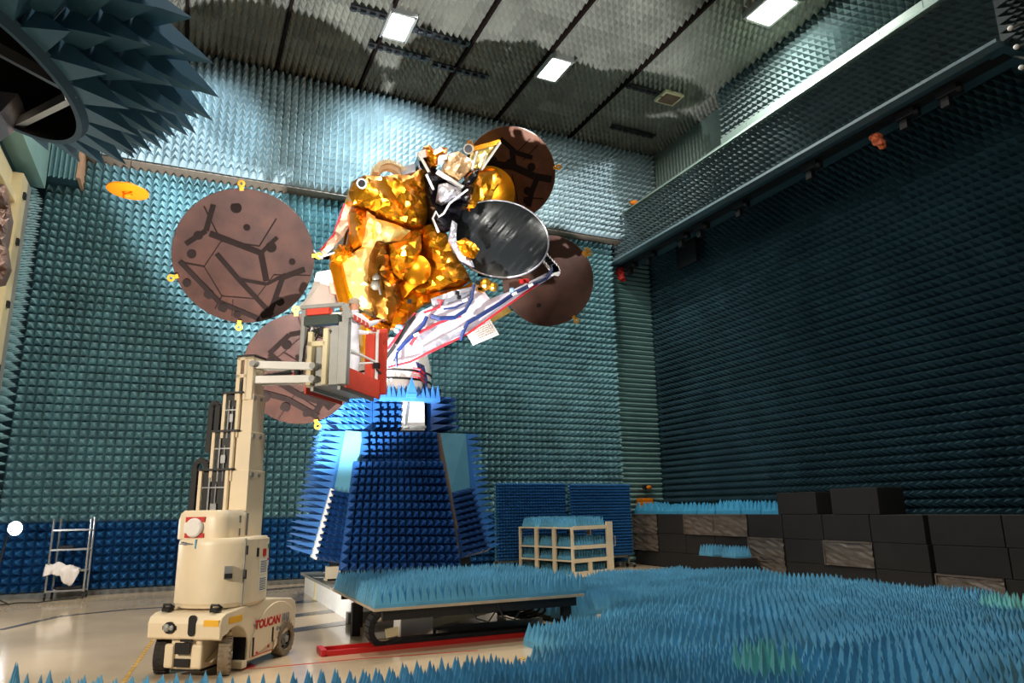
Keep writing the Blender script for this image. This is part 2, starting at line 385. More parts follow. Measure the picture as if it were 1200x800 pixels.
# ceiling: rows of foam wedges/pyramids with joints between strips
m = MB(); m.mm((-14, 4, ZC), (17.6, 24, ZC+.3))
xs = [-9.0, -6.35, -3.65, -.95, 1.8, 4.55, 7.25, 9.75, 12.95, 16.35]
for a, b in zip(xs[:-1], xs[1:]):
    m.pyr((a+.03, 6, ZC), (b-.03, 6, ZC), (b-.03, 22.5, ZC), (a+.03, 22.5, ZC), max(1, round((b-a)/.21)), 56, .26, (0, 0, -1), 1, jit=.01)
m.pyr((16.4, 17.5, ZC), (17.1, 17.5, ZC), (17.1, 22.4, ZC), (16.4, 22.4, ZC), 3, 24, .27, (0, 0, -1), 1, jit=.015)
for x in xs[1:-1]: m.mm((x-.04, 6, ZC-.26), (x+.04, 22.4, ZC), 2)
ceil = struct(m.build('ceiling', [TEALDK, CEILF, STRUT_SHADE]), 'ceiling of small foam pyramids in long strips', 'ceiling')
# vents: darker recessed strips seen between pyramids
def ceil_light(px, py, w, d, label, en=620):
    p = atZ(px, py, ZC-.3)
    r = thing('ceiling_light', label, 'light', (p.x, p.y, ZC-.36), 0, 'ceiling floodlights')
    f = MB()
    for sx in (-1, 1): f.mm((p.x+sx*w/2-.04, p.y-d/2-.04, ZC-.38), (p.x+sx*w/2+.04, p.y+d/2+.04, ZC-.1))
    for sy in (-1, 1): f.mm((p.x-w/2, p.y+sy*d/2-.04, ZC-.38), (p.x+w/2, p.y+sy*d/2+.04, ZC-.1))
    f.build('frame', GREYM, r)
    MB().mm((p.x-w/2+.05, p.y-d/2+.05, ZC-.36), (p.x+w/2-.05, p.y+d/2-.05, ZC-.3)).build('lamp_panel', mat('lamp_glow', (255, 250, 235), emit=(255, 246, 226), estr=28, var=0), r)
    g = MB()
    for k in range(1, 6): g.bar((p.x-w/2+k*w/6, p.y-d/2, ZC-.37), (p.x-w/2+k*w/6, p.y+d/2, ZC-.37), .012, .02)
    g.build('grille', GREYM, r)
    ld = bpy.data.lights.new('ceiling_lamp_light', 'AREA'); ld.shape = 'RECTANGLE'; ld.size = w*.9; ld.size_y = d*.9; ld.energy = en; ld.color = (1, .95, .86)
    lo = bpy.data.objects.new('ceiling_lamp_light', ld); COL.objects.link(lo); lo.location = (p.x, p.y, ZC-.42)
    return r
ceil_light(467, 30, .75, 1.2, 'square ceiling lamp leftmost, nearest the left ceiling joints')
ceil_light(649, 80, .75, 1.2, 'square ceiling lamp above the upper copper reflector, in the middle of the three')
ceil_light(904, 10, .95, 1.2, 'bright ceiling lamp nearest the pale strip of the right wall', 1100)
# small ceiling openings
for i, (px, py) in enumerate([(515, 44), (450, 20), (540, 84), (468, 62), (762, 108), (742, 155)]):
    p = atZ(px, py, ZC-.27); o = MB()
    for k in range(7): o.box((p.x-.9+k*.28, p.y, ZC-.29), (.16, .1, .1), 0)
    o.mm((p.x-1.0, p.y-.12, ZC-.25), (p.x+1.0, p.y+.12, ZC-.2), 0)
    tag(o.build('ceiling_vent', DARK), ['dark slotted ceiling vent just right of the leftmost lamp', 'dark slotted ceiling vent just left of the leftmost lamp', 'dark slotted ceiling vent between the left lamp and the copper reflector', 'dark slotted ceiling vent below the leftmost lamp', 'dark slotted ceiling vent near the square hatch', 'dark slotted ceiling vent closest to the right back corner'][i], 'vent', 'ceiling vents')
p = atZ(784, 114, ZC-.27)
r = thing('ceiling_hatch', 'small square brown ceiling hatch beside a vent', 'hatch', (p.x, p.y, ZC-.4))
MB().mm((p.x-.4, p.y-.35, ZC-.34), (p.x+.4, p.y+.35, ZC-.25)).build('frame', CREAMD, r)
MB().mm((p.x-.3, p.y-.25, ZC-.38), (p.x+.3, p.y+.25, ZC-.33)).build('cover', BROWN, r)
# left wall -----------------------------------------------------------
m = MB(); XL = -4.62
m.mm((XL-.3, 14, 0), (XL, 23.2, 12.4))
m.pyr((XL, 21.6, .1), (XL, 22.9, .1), (XL, 22.9, 10.9), (XL, 21.6, 10.9), 6, 47, .42, (1, 0, 0), 1, jit=.02)
m.mm((XL, 20.95, 0), (XL+.3, 21.55, 10.7), 2)
struct(m.build('wall_left', [TEALDK, TEAL, GREYM]), 'narrow left wall strip of foam pyramids beside a grey frame', 'wall')
# cream steel door bay on the left wall
m = MB(); m.mm((XL, 20.3, 0), (XL+.34, 20.92, 10.6), 0); m.mm((XL, 17, 0), (XL+.1, 20.3, 10.6), 0)
for z in (9.9, 8.2, 6.5, 4.8, 3.0): m.mm((XL, 17, z-.1), (XL+.25, 20.4, z+.1), 0)
dr = struct(m.build('door_1', [CREAMD]), 'cream steel bay door on the left wall', 'door')
g = MB()
for z in (10.1, 8.85, 7.2, 5.6): g.box((XL+.36, 20.6, z), (.08, .16, .16))
g.build('bolt_plate', BLACKP, dr)
# soffit above the left wall
m = MB(); m.mm((XL-.2, 12, 10.95), (-4.1, 22.0, 12.4), 0)
struct(m.build('trim_4', [LIGHTTEAL]), 'pale soffit along the top of the left wall', 'wall band')
m = MB(); m.mm((-4.6, 22.1, 11.4), (-3.38, 22.9, 12.45), 0)
for k in range(9): m.prism([(-4.5+k*.125, 22.1, 11.42), (-4.44+k*.125, 21.95, 11.30), (-4.375+k*.125, 22.1, 11.42)], (0, 0, 1.0), 1)
m.mm((-3.4, 21.95, 11.4), (-3.3, 22.9, 12.45), 2)
struct(m.build('trim_5', [TEALDK, TEAL, PINK]), 'short ribbed foam pelmet in the upper left corner', 'wall band')
# brown draped object in front of the bay door
m = MB(); foil(m, [(-30, 212, 15.0), (6, 216, 15.0), (12, 250, 15.2), (6, 285, 15.3), (10, 312, 15.3), (2, 331, 15.3), (-30, 336, 15)], .4, .1, 9, .25, 31)
o = tag(m.build('draped_cover', BROWN), 'crumpled brown cover hanging before the cream door at left edge', 'cover')
MB().tube([at(-12, 214, 15.2), Vector((at(-12, 214, 15.2).x, 15.4, 13.5))], .03).build('hanging_cord', DARK, o)
# hanging bits along the right beam
m = MB(); p = atX(805, 291, 16.6); m.box(p, (.14, 1.15, 1.35)); 
o = tag(m.build('hanging_target', BLACKP), 'square black panel hanging below the beam on the dark wall', 'panel')
MB().tube([p+Vector((0, .3, .6)), p+Vector((0, .3, 2.6))], .02).tube([p+Vector((0, -.3, .6)), p+Vector((0, -.3, 2.6))], .02).build('cord', DARK, o)
def bundle(name, px, py, X, s, ma, label, cat, cord=1.2, mats2=None):
    p = atX(px, py, X); m = MB(); rg = random.Random(px)
    m.sphere(p, .2*s, 10, 7, sc=(1, 1, 1.3)); m.sphere(p+Vector((0, -.12*s, -.25*s)), .16*s, 10, 7, sc=(1, 1, 1.4)); m.sphere(p+Vector((0, .15*s, .12*s)), .13*s, 9, 6)
    m.v = [tuple(Vector(v)+Vector((rg.uniform(-.04, .04), rg.uniform(-.04, .04), rg.uniform(-.04, .04)))*s) for v in m.v]
    o = tag(m.build(name, ma), label, cat)
    MB().tube([p+Vector((0, 0, .2*s)), p+Vector((0, 0, .2*s+cord))], .018).build('cord', DARK, o)
    return o
bundle('rag_bundle', 727, 319, 15.6, .9, REDP, 'red bundle hanging under the beam near the back corner', 'bundle', .6)
bundle('rag_bundle', 1028, 163, 15.6, .7, mat('orange_rag', (190, 92, 52), .7, var=.2), 'orange bundle hanging before the dark right wall', 'bundle', .9)
p = at(744, 238, 22.0); o = tag(MB().sphere(p, .14, 10, 8, sc=(1.6, 1, .8)).build('warning_lamp', ORANGE), 'small orange lamp on the upper wall by the beam end', 'lamp')
MB().bar(p, p+Vector((0, .6, 0)), .06).build('bracket', GREYM, o)
for k, (px, py) in enumerate([(740, 314), (762, 300), (800, 272), (822, 262), (867, 228), (950, 180), (1060, 112), (1108, 82)]):
    p = atX(px, py, 15.75); q = MB(); q.box((15.75, p.y, 11.5), (.3, .5, .22)); q.box((15.75, p.y+.1, 11.3), (.16, .2, .3)); q.sphere((15.68, p.y-.28, 11.42), .09, 8, 6)
    tag(q.build('rail_trolley', DARK), ['dark trolley under the beam above the red bundle', 'dark trolley under the beam just past the red bundle', 'dark trolley under the beam above the black hanging panel', 'dark trolley under the beam just right of the black panel', 'dark trolley under the beam fifth from the back corner', 'dark trolley under the beam left of the orange bundle', 'dark trolley under the beam right of the orange bundle', 'dark trolley under the beam nearest its front corner'][k], 'trolley', 'trolleys under the beam')
m = MB(); m.mm((15.6, 7.9, 11.58), (15.9, 23.1, 11.66)); struct(m.build('trim_6', DARK), 'dark rail under the hanging beam', 'rail')
for k, (a, b) in enumerate([((1184, 33), (1206, 24)), ((1191, 55), (1212, 48)), ((1197, 79), (1216, 72))]):
    q = MB(); p0, p1 = at(*a, 7.3), at(*b, 7.3); q.tube([p0, p1, Vector((p1.x+.4, 8.0, 11.75+.3*(2-k)))], .025); o = tag(q.build('ball_ended_rod', GREYM), ['uppermost white ball ended rod at the right corner of the beam', 'middle white ball ended rod at the right corner of the beam', 'lowest white ball ended rod at the right corner of the beam'][k], 'rod', 'ball ended rods')
    MB().sphere(p0, .055, 12, 8).build('ball', WHITE, o)
# orange stack + lamp on the corner panel
p = at(762, 590, 22.6); r = thing('orange_pad_stack', 'orange ribbed pads on the corner strip above the wrapped boxes', 'pads', (p.x, p.y, p.z-.3))
for k in range(4): MB().box((p.x, 22.94, p.z-.2+k*.12), (.62-.05*k, .4, .1)).build('pad', ORANGE, r)
MB().mm((p.x-.25, 22.9, p.z-.26), (p.x+.25, 23.18, p.z-.22)).build('bracket', DARK, r)
p = at(760, 571, 23.1); o = tag(MB().sphere(p, .1, 10, 8, sc=(1.4, 1, .8)).build('wall_lamp', ORANGE), 'small orange wall lamp above the orange pads', 'lamp')
MB().box(p+Vector((-.12, .05, 0)), (.16, .18, .14)).build('socket', DARK, o)
# orange target disc hanging on the left
YD = 20.0; p = at(150, 223, YD); r = thing('hanging_disc', 'orange disc hanging under the overhang at the upper left', 'disc', p)
R = 22.5/ppm(YD, 150, 223)
MB().lathe([(.001, .05), (R*.55, .05), (R, .0), (R, -.04), (R*.5, -.06), (.001, -.06)], p, (0.05, 0, 1), 40).build('disc', ORANGE, r, smooth='auto')
MB().lathe([(.001, .2), (.12, .19), (.16, .12), (.2, .05)], p, (0, 0, 1), 20).build('boss', ORANGE, r, smooth='auto')
MB().lathe([(.1, -.05), (.12, -.16), (.001, -.2)], p, (0, 0, 1), 16).build('knob', ORANGE, r, smooth='auto')
hk = [p+Vector((.12*math.sin(t*2.2)*(1 if t < 1.5 else .8), -.12, -.02-.1*t)) for t in [k/6*2.6 for k in range(7)]]
MB().tube(hk, .02, 6).build('hook', GOLDD, r)
MB().tube([p+Vector((0, 0, .18)), Vector((p.x, p.y, 16.3))], .012, 6).build('wire', DARK, r)
# ================================================================== ABSORBER BLOCKS ON THE FLOOR
def block(n=4, pitch=.15, h=.36, base=.07, ma=FIELD, seed=1, jit=.035):
    m = MB(); s = n*pitch/2; m.mm((-s, -s, 0), (s, s, base)); rs = random.Random(seed)
    m.pyr((-s, -s, base), (s, -s, base), (s, s, base), (-s, s, base), n, n, h, (rs.uniform(-.02, .02), rs.uniform(-.02, .02), 1), 0, jit)
    o = m.build('absorber_block', ma, local=True); me = o.data; bpy.data.objects.remove(o); return me
BLK = [block(4, .15, .27+.018*k, .09, FIELD, k) for k in range(5)]
BLKT = [block(4, .15, .52, .09, FIELDT, 11), block(4, .15, .44, .08, FIELDT, 12)]
BLKL = [block(4, .15, .40, .08, FIELD, 21), block(4, .15, .40, .08, FIELD, 22)]
BLKP = [block(5, .12, .29, .05, FIELD, 31+k) for k in range(3)]
def put(me, x, y, z, rz, label, group):
    o = bpy.data.objects.new('absorber_block', me); COL.objects.link(o); o.location = (x, y, z); o.rotation_euler = (0, 0, rz)
    return tag(o, label, 'foam block', group)
rb = random.Random(3)
def infront(x, y):
    d = np.array([x, y, .3])-_C; z = d@_f; px = 600+FPX*(d@_r)/z; py = 400-FPX*(d@_u)/z
    return z > 1 and -60 < px < 1260 and py < 860
ZONES = [
 ('near', [(-1.2, 5.2), (10.8, 5.2), (10.8, 7.0), (6.2, 8.0), (5.4, 9.3), (4.5, 8.9), (4.1, 8.2), (-1.2, 9.5)], math.radians(-6), 'blue foam block in the nearest rows along the bottom edge of the photo'),
 ('mid', [(5.05, 10.75), (5.45, 9.5), (6.2, 8.1), (10.8, 7.05), (12.6, 7.6), (14.6, 9.2), (14.9, 12.55), (9, 12.6), (6.9, 11.9)], math.radians(3), 'blue foam block in the middle of the floor field right of the cart'),
 ('far', [(8.2, 12.75), (14.9, 12.65), (14.9, 16.6), (12.7, 18.0), (10.9, 17.7), (9.2, 16.6), (7.1, 15.2), (7.3, 13.6)], math.radians(0), 'blue foam block in the far part of the floor field before the racks')]
cnt = 0; G = .605
TEALSPOT = [(6.0, 6.55), (6.55, 6.3), (14.2, 8.75), (13.7, 8.35)]
LOOSE = [(6.78, 12.15, .2), (6.80, 12.85, -.12), (6.82, 13.6, .1)]
ptall = at(22, 776, 8.7)
used = [(x, y) for x, y, r_ in LOOSE]+[(ptall.x, ptall.y)]
for zn, poly, rz, label in ZONES:
    c, s = math.cos(rz), math.sin(rz); ax_, ay_ = (5.40, 10.46) if zn == 'mid' else (0, 0); u0, v0 = ax_*c+ay_*s, -ax_*s+ay_*c
    for i in range(-40, 60):
        for j in range(-40, 60):
            u, v = u0+i*G, v0+j*G; x, y = u*c-v*s, u*s+v*c
            if not (-2 < x < 17 and 4 < y < 18): continue
            if not inpoly(x, y, poly) or not infront(x, y): continue
            if any((x-a)**2+(y-b)**2 < (.60)**2 for a, b, in used): continue
            if x < 6.66 and y > 10.6: continue
            used.append((x, y)); me = BLK[rb.randrange(5)]; lb = label; gr = 'floor field blocks, '+zn
            if any((x-a)**2+(y-b)**2 < .33**2 for a, b in TEALSPOT[:2]): me = BLKT[0]; lb = 'pale teal green foam block among the nearest blue blocks at the bottom'; gr = 'teal blocks at the bottom'
            elif any((x-a)**2+(y-b)**2 < .36**2 for a, b in TEALSPOT[2:]): me = BLKT[1]; lb = 'pale teal green foam block at the right edge of the floor field'; gr = 'teal blocks at the right edge'
            elif zn == 'mid' and 9.6 < x < 12.2 and 10.6 < y < 11.2: me = BLKL[rb.randrange(2)]; lb = 'coarse foam block with large pyramids in one row across the floor field'; gr = 'coarse blocks in the floor field'
            put(me, x, y, 0.0, rz+rb.choice((0, 1, 2, 3))*math.pi/2+rb.uniform(-.012, .012), lb, gr); cnt += 1
print('FIELD BLOCKS', cnt)
p = at(22, 776, 8.7)
for k, (dx, dy) in enumerate(((-.12, .1), (.16, -.22))):
    me = block(2, .2, p.z-.1-.06*k, .1, FIELD, 50+k); tag(put(me, p.x+dx, p.y+dy, 0, .3+k, '', 'x'), ['tall dark foam block whose tips rise at the lower left corner', 'second tall foam block in the lower left corner'][k], 'foam block', 'tall blocks in the lower left corner')
# loose blocks standing on edge at the right end of the cart
for k, (x, y, rz) in enumerate(LOOSE):
    tag(put(BLKL[k % 2], x, y, .12, rz, '', 'x'), ['coarse foam block on a dark pad just past the right end of the cart', 'coarse foam block beside the gap in the floor field', 'coarse foam block half hidden behind the cart end'][k], 'foam block', 'loose blocks by the cart end')
    tag(MB().mm((x-.26, y-.26, 0), (x+.26, y+.26, .12)).build('foam_pad', DARK), ['dark pad under the foam block just past the cart end', 'dark pad under the foam block by the floor gap', 'dark pad under the foam block behind the cart end'][k], 'pad')
# ------------------------------------------------------------------ cart with the spiked deck in front of the tower
r = thing('absorber_cart', 'low cart with a wide deck carrying blue foam pyramids before the tower', 'cart', (4.5, 12.6, 0))
zt = .68
MB().mm((2.74, 10.9, zt-.04), (6.3, 14.3, zt)).build('deck', mat('deck_board', (176, 160, 136), .6), r)
m = MB()
m.bar((2.9, 11.05, zt-.12), (6.2, 11.05, zt-.12), .1, .14); m.bar((2.9, 14.0, zt-.12), (6.2, 14.0, zt-.12), .1, .14)
for x in (3.2, 4.6, 6.0): m.bar((x, 11.05, zt-.12), (x, 14.0, zt-.12), .1, .12)
m.build('frame', DARK, r)
for x, y in ((2.95, 13.0), (6.1, 11.2), (6.1, 13.9), (3.2, 13.9)): MB().mm((x-.07, y-.07, 0), (x+.07, y+.07, zt-.15)).build('leg', DARK, r)
MB().bar((3.3, 12.3, .1), (5.9, 12.0, zt-.16), .09, .13).build('brace', CREAMD, r)
MB().bar((3.1, 12.45, .06), (6.1, 12.1, .12), .1, .1).build('lower_rail', GREYM, r)
m = MB(); m.mm((3.50, 12.1, .0), (4.05, 12.55, .40), 0); m.mm((4.12, 12.05, 0), (4.3, 12.3, .12), 1); m.build('base_block', [WHITE, GREYM], r)
m = MB()
for k in range(7):
    y = 12.0+.25*k; a = [Vector((5.75+.35*math.cos(t)*(1+.06*k), y+.08*math.sin(3*t), .36+.16*math.sin(t))) for t in [j/20*6.283 for j in range(20)]]; m.tube(a, .022, 6, 0, True)
m.build('cable_coil', DARK, r)
for k, x in enumerate((4.3, 4.75)): MB().tube([(x, 11.0, zt-.06), (x+.08, 10.95, zt-.26), (x+.3, 11.0, zt-.33), (x+.5, 11.02, zt-.1)], .012, 6).build('hanging_cable', DARK, r)
for i in range(6):
    for j in range(5):
        x, y = 2.76+.3+i*.6-.01, 10.92+.3+j*.62
        lb = 'blue foam block with fine pyramids on the deck of the cart' if (i, j) != (0, 0) else 'blue foam block at the front left corner of the cart deck'
        put(BLKP[rb.randrange(3)], x, y, zt, rb.randrange(4)*math.pi/2, lb, 'blocks on the cart deck' if (i, j) != (0, 0) else 'corner block on the cart deck')
# energy chain (C shaped loop) with its red tray on the floor
m = MB(); y = 11.62; pts = []
for x in np.linspace(6.2, 3.35, 14): pts.append((x, y, .57))
for t in np.linspace(90, 270, 12): pts.append((3.15+.30*math.cos(math.radians(t)), y, .30+.27*math.sin(math.radians(t))))
for x in np.linspace(3.35, 6.0, 22): pts.append((x, y, .03+.05))
for i in range(len(pts)-1): m.bar(pts[i], pts[i+1], .09, .28, 0, up=(0, 1, 0))
o = tag(m.build('cable_chain', DARK), 'black cable chain looped under the front of the cart', 'cable chain')
m = MB(); m.mm((2.15, 11.40, 0), (5.6, 11.46, .07)); m.mm((2.15, 11.78, 0), (5.6, 11.84, .07)); m.mm((2.15, 11.4, 0), (5.6, 11.84, .02)); m.mm((2.1, 11.4, 0), (2.18, 11.84, .09))
tag(m.build('cable_tray', REDP), 'long red cable tray on the floor below the black cable chain', 'tray')
p = atZ(378, 702); r2 = thing('cream_drum', 'small cream drum on the floor beside the white tower base', 'drum', p)
MB().lathe([(.24, 0), (.25, .03), (.22, .1), (.22, .42), (.25, .47), (.25, .5), (.001, .5)], p, (0, 0, 1), 24).build('body', CREAMD, r2, smooth='auto')
MB().lathe([(.255, .5), (.255, .54), (.001, .55)], p, (0, 0, 1), 24).build('lid', GREYM, r2, smooth='auto')
# ------------------------------------------------------------------ charcoal foam boxes against the right wall
def xbox(name, px0, px1, z0, z1, label, wrap=False, x=15.6, d=.95, pxy=636):
    a = atX(px0, pxy, x).y; b = atX(px1, pxy, x).y; g = .012
    m = MB(); lo, hi = min(a, b)+g, min(max(a, b)-g, 23.12)
    m.mm((x, lo, z0+.004), (x+d, hi, z1-.004))
    o = m.build(name, BOXB, bevel=.012)
    tag(o, label, 'foam box', 'charcoal foam boxes along the right wall')
    if wrap:
        w = MB(); q = random.Random(int(px0)); n = 9
        ys = np.linspace(lo-.02, hi+.02, n); zs = np.linspace(z0+.004, z1, n)
        vs = [(x-.015-q.uniform(0, .05), ys[i]+q.uniform(-.01, .01), zs[j]) for i in range(n) for j in range(n)]
        fs = [(i*n+j, i*n+j+1, (i+1)*n+j+1, (i+1)*n+j) for i in range(n-1) for j in range(n-1)]
        w.add(vs, fs); tp = [(x-.03, ys[i], z1+.002) for i in range(n)]
        w.add([(x-.03, ys[i], z1+.003) for i in range(n)]+[(x+d, ys[i], z1+.003+q.uniform(0, .01)) for i in range(n)], [(i, i+1, n+i+1, n+i) for i in range(n-1)])
        w.bar((x-.05, lo, z1-.02), (x-.05, hi, z1-.02), .03, .03); w.bar((x-.05, hi, z0+.02), (x-.05, hi, z1-.03), .03)
        w.build('plastic_wrap', WRAP, o)
    return o
zA, zB, zC, zD, zE = .02, .52, 1.14, 1.80, 2.40
low = [(740, 772, 1), (772, 804, 0), (804, 838, 0), (838, 878, 0), (878, 919, 1), (919, 966, 0), (966, 1022, 1), (1022, 1087, 0), (1092, 1180, 0), (1180, 1240, 0)]
ln = ['film wrapped box in the second layer at the far left end', 'charcoal box in the second layer, right of the far left wrapped box', 'charcoal box in the second layer behind the blue blocks', 'charcoal box in the second layer right of the blue blocks', 'film wrapped box in the second layer in the middle of the row', 'charcoal box in the second layer between two wrapped boxes', 'large film wrapped box under the double top stack', 'charcoal box in the second layer left of the gap near the right end', 'long charcoal box in the second layer right of the gap', 'charcoal box in the second layer cut off by the right edge']
for (a, b, w), l in zip(low, ln): xbox('foam_box', a, b, zB, zC, l, w)
mid = [(740, 772, 1), (772, 804, 0), (804, 838, 1), (838, 878, 1), (878, 919, 0), (919, 966, 0), (966, 1022, 0), (1022, 1086, 0), (1091, 1178, 0), (1178, 1240, 0)]
mn = ['film wrapped box in the third layer at the far left end', 'charcoal box in the third layer right of the far left wrapped box', 'film wrapped box in the third layer, left of the two adjacent ones', 'film wrapped box in the third layer, right of the two adjacent ones', 'charcoal box in the third layer under the right end of the blue blocks', 'charcoal box in the third layer under the small top box', 'charcoal box in the third layer under the wide top box', 'charcoal box in the third layer left of the gap near the right end', 'long charcoal box in the third layer right of the gap', 'charcoal box in the third layer cut off by the right edge']
for (a, b, w), l in zip(mid, mn): xbox('foam_box', a, b, zC, zD, l, w)
xbox('foam_box', 915, 962, zD, zE, 'topmost small charcoal box left of the dark slot', False)
xbox('foam_box', 979, 1036, zD, zE+.06, 'topmost wide charcoal box right of the dark slot', False)
xbox('foam_box', 964.5, 975, zD, zE-.05, 'recessed charcoal box in the slot between the two top boxes', False, x=16.0, d=.5)
bot = [(744, 772, 0), (772, 838, 0), (838, 880, 1), (880, 919, 1), (919, 1022, 0), (1022, 1087, 0), (1092, 1170, 1), (1170, 1240, 0)]
bn = ['brown box in the bottom layer at the far left end', 'charcoal box in the bottom layer left of the blue blocks', 'film wrapped box in the bottom layer below the blue blocks', 'film wrapped box in the bottom layer in the middle', 'charcoal box in the bottom layer under the large wrapped box', 'charcoal box in the bottom layer left of the gap', 'film wrapped box in the bottom layer near the right edge', 'charcoal box in the bottom layer cut off by the right edge']
for (a, b, w), l in zip(bot, bn): xbox('foam_box', a, b, zA, zB, l, w)
# box with blue blocks in front of the stack
a = atX(818, 650, 14.9); b = atX(872, 650, 14.9)
o = MB().mm((14.75, b.y, 0), (15.4, a.y, .58)).build('foam_box', BOXB, bevel=.012); tag(o, 'low charcoal box carrying two blue blocks', 'foam box')
ll = a.y-b.y
for k in range(2): tag(put(BLKP[k], 15.07, b.y+ll*(.25+.5*k), .58, .05*k, '', 'x'), ['blue foam block on the low box, the right of the two', 'blue foam block on the low box, the left of the two'][k], 'foam block', 'blocks on the low box')
# blue blocks on top of the third layer at the left
BB = mat('sky_blue_foam', (64, 150, 192), .5, var=.1, scale=3); BLKBIG = [block(4, .17, .30, .10, BB, 41), block(5, .136, .26, .10, BB, 42)]
tops = [(742, 770), (771, 793), (794, 815), (816, 836), (838, 866), (868, 890), (891, 914)]
tl = ['blue foam block at the far left end on top of the boxes', 'second blue foam block from the left on top of the boxes', 'third blue foam block from the left on top of the boxes', 'blue foam block in the middle on top of the boxes', 'third blue foam block from the right on top of the boxes', 'second blue foam block from the right on top of the boxes', 'blue foam block on top of the boxes touching the small top box']
for k, (a, b) in enumerate(tops):
    y0, y1 = atX(a, 600, 15.6).y, atX(b, 600, 15.6).y; me = BLKBIG[k % 2]
    o = put(me, 15.98, (y0+y1)/2, zD, 0, tl[k], 'blue blocks on top of the boxes'); o.scale = (1, abs(y0-y1)/.69, 1+.12*(k in (0, 4, 5)))
# ------------------------------------------------------------------ upright absorber panels on stands
def upright(px0, px1, pt, Y, label, dx=.0):
    a, b = at(px0, pt, Y), at(px1, pt, Y); z0, z1 = .42, a.z
    r = thing('absorber_screen', label, 'screen', ((a.x+b.x)/2, Y+.1, 0), 0, 'upright foam screens')
    m = MB(); m.mm((a.x, Y, z0), (b.x, Y+.12, z1)); n = round((b.x-a.x)/.1); nv = round((z1-z0)/.1)
    m.pyr((a.x, Y, z0), (b.x, Y, z0), (b.x, Y, z1), (a.x, Y, z1), n, nv, .14, (0, -1, 0), 0, .02)
    m.build('foam_panel', mat('screen_foam', (34, 92, 146), .5, var=.1), r)
    e = MB(); 
    for k in range(nv): e.prism([(a.x, Y, z0+k*.1), (a.x-.05, Y-.07, z0+(k+.5)*.1), (a.x, Y, z0+(k+1)*.1)], (0, .1, 0))
    e.build('edge_strip', FLATB, r)
    f = MB(); f.bar((a.x+.06, Y+.17, .12), (a.x+.06, Y+.17, z1), .06); f.bar((b.x-.06, Y+.17, .12), (b.x-.06, Y+.17, z1), .06); f.bar((a.x, Y+.17, z0-.05), (b.x, Y+.17, z0-.05), .06); f.bar((a.x, Y-.1, .12), (a.x, Y+.4, .12), .06); f.bar((b.x, Y-.1, .12), (b.x, Y+.4, .12), .06)
    f.build('stand', GREYM, r)
    for x in (a.x, b.x):
        for y in (Y-.08, Y+.36): MB().cyl((x-.025, y, .06), (x+.025, y, .06), .06, 14).build('caster', DARK, r)
upright(581, 662, 566, 21.98, 'left one of two upright blue foam screens behind the white racks')
upright(667, 737, 567, 22.0, 'right one of two upright blue foam screens behind the white racks')
# ------------------------------------------------------------------ white racks with foam panels lying in them
RC = Vector((10.66, 19.0, 0)); RZ = math.radians(17)
def rack(k, label, gate):
    y0 = .02+k*.78; y1 = y0+.72; w = 1.56; h = 1.5; t = .07      # local x along the end face, local y away along the row
    p = RC+Matrix.Rotation(RZ, 3, 'Z') @ Vector((0, y0, 0)); r = thing('storage_rack', label, 'rack', p, RZ, 'white storage racks'); D = y1-y0
    L = lambda m, n, ma: m.build(n, ma, r, local=True)
    for x in (0, w):
        for y in (0, D): L(MB().mm((x-t/2, y-t/2, .12), (x+t/2, y+t/2, h)), 'post', CREAM)
    lv = [.14, .54, .92, h-.02]
    for z in lv:
        m = MB()
        for y in (0, D): m.bar((0, y, z), (w, y, z), t*.8, t*.8)
        for x in (0, w): m.bar((x, 0, z), (x, D, z), t*.8, t*.6)
        m.mm((0, 0, z-.01), (w, D, z+.015)); L(m, 'shelf', CREAM)
    if gate:
        m = MB(); m.mm((w-.10, -.09, .1), (w+.16, -.03, h+.14)); m.mm((0, -.08, .08), (w, -.03, .24)); m.mm((.6, -.07, .2), (.76, -.04, .54))
        for z in lv[1:]: m.mm((0, -.08, z-.05), (w, -.03, z+.06))
        L(m, 'end_frame', CREAM)
        L(MB().tube([(w+.16, -.05, h-.3), (w+.27, -.08, h-.32), (w+.27, -.08, h-.58), (w+.16, -.05, h-.6)], .018, 6), 'handle', GREYM)
    for x in (0, w):
        for y in (.03, D-.03): L(MB().cyl((x-.025, y, .06), (x+.025, y, .06), .06, 12), 'caster', DARK)
    w_ = ['nearest', 'middle', 'farthest'][k]
    for li, z in enumerate(lv):
        m = MB(); zz = .0; hg = (.22, .22, .26, .26)[li]; m.mm((.045, .05, 0), (w-.05, D-.05, .06))
        m.pyr((.045, .05, .06), (w-.05, .05, .06), (w-.05, D-.05, .06), (.045, D-.05, .06), 12, 8, hg, (0, 0, 1), 0, .03)
        o = m.build('foam_mat', FIELD, local=True); o.location = RC+Matrix.Rotation(RZ, 3, 'Z') @ Vector((0, y0, z+.02+(.1*(k == 1) if li == 3 else 0)*0)); o.rotation_euler = (0, 0, RZ)
        tag(o, 'blue foam mat lying on the %s of the %s white rack' % (['bottom shelf', 'second shelf', 'third shelf', 'top'][li], w_), 'foam mat', 'foam mats in the racks')
rack(0, 'nearest white rack with the wide end frame, full of blue foam mats', True); rack(1, 'middle white rack of the row of three beside the cart', False); rack(2, 'farthest white rack of the row of three beside the cart', False)
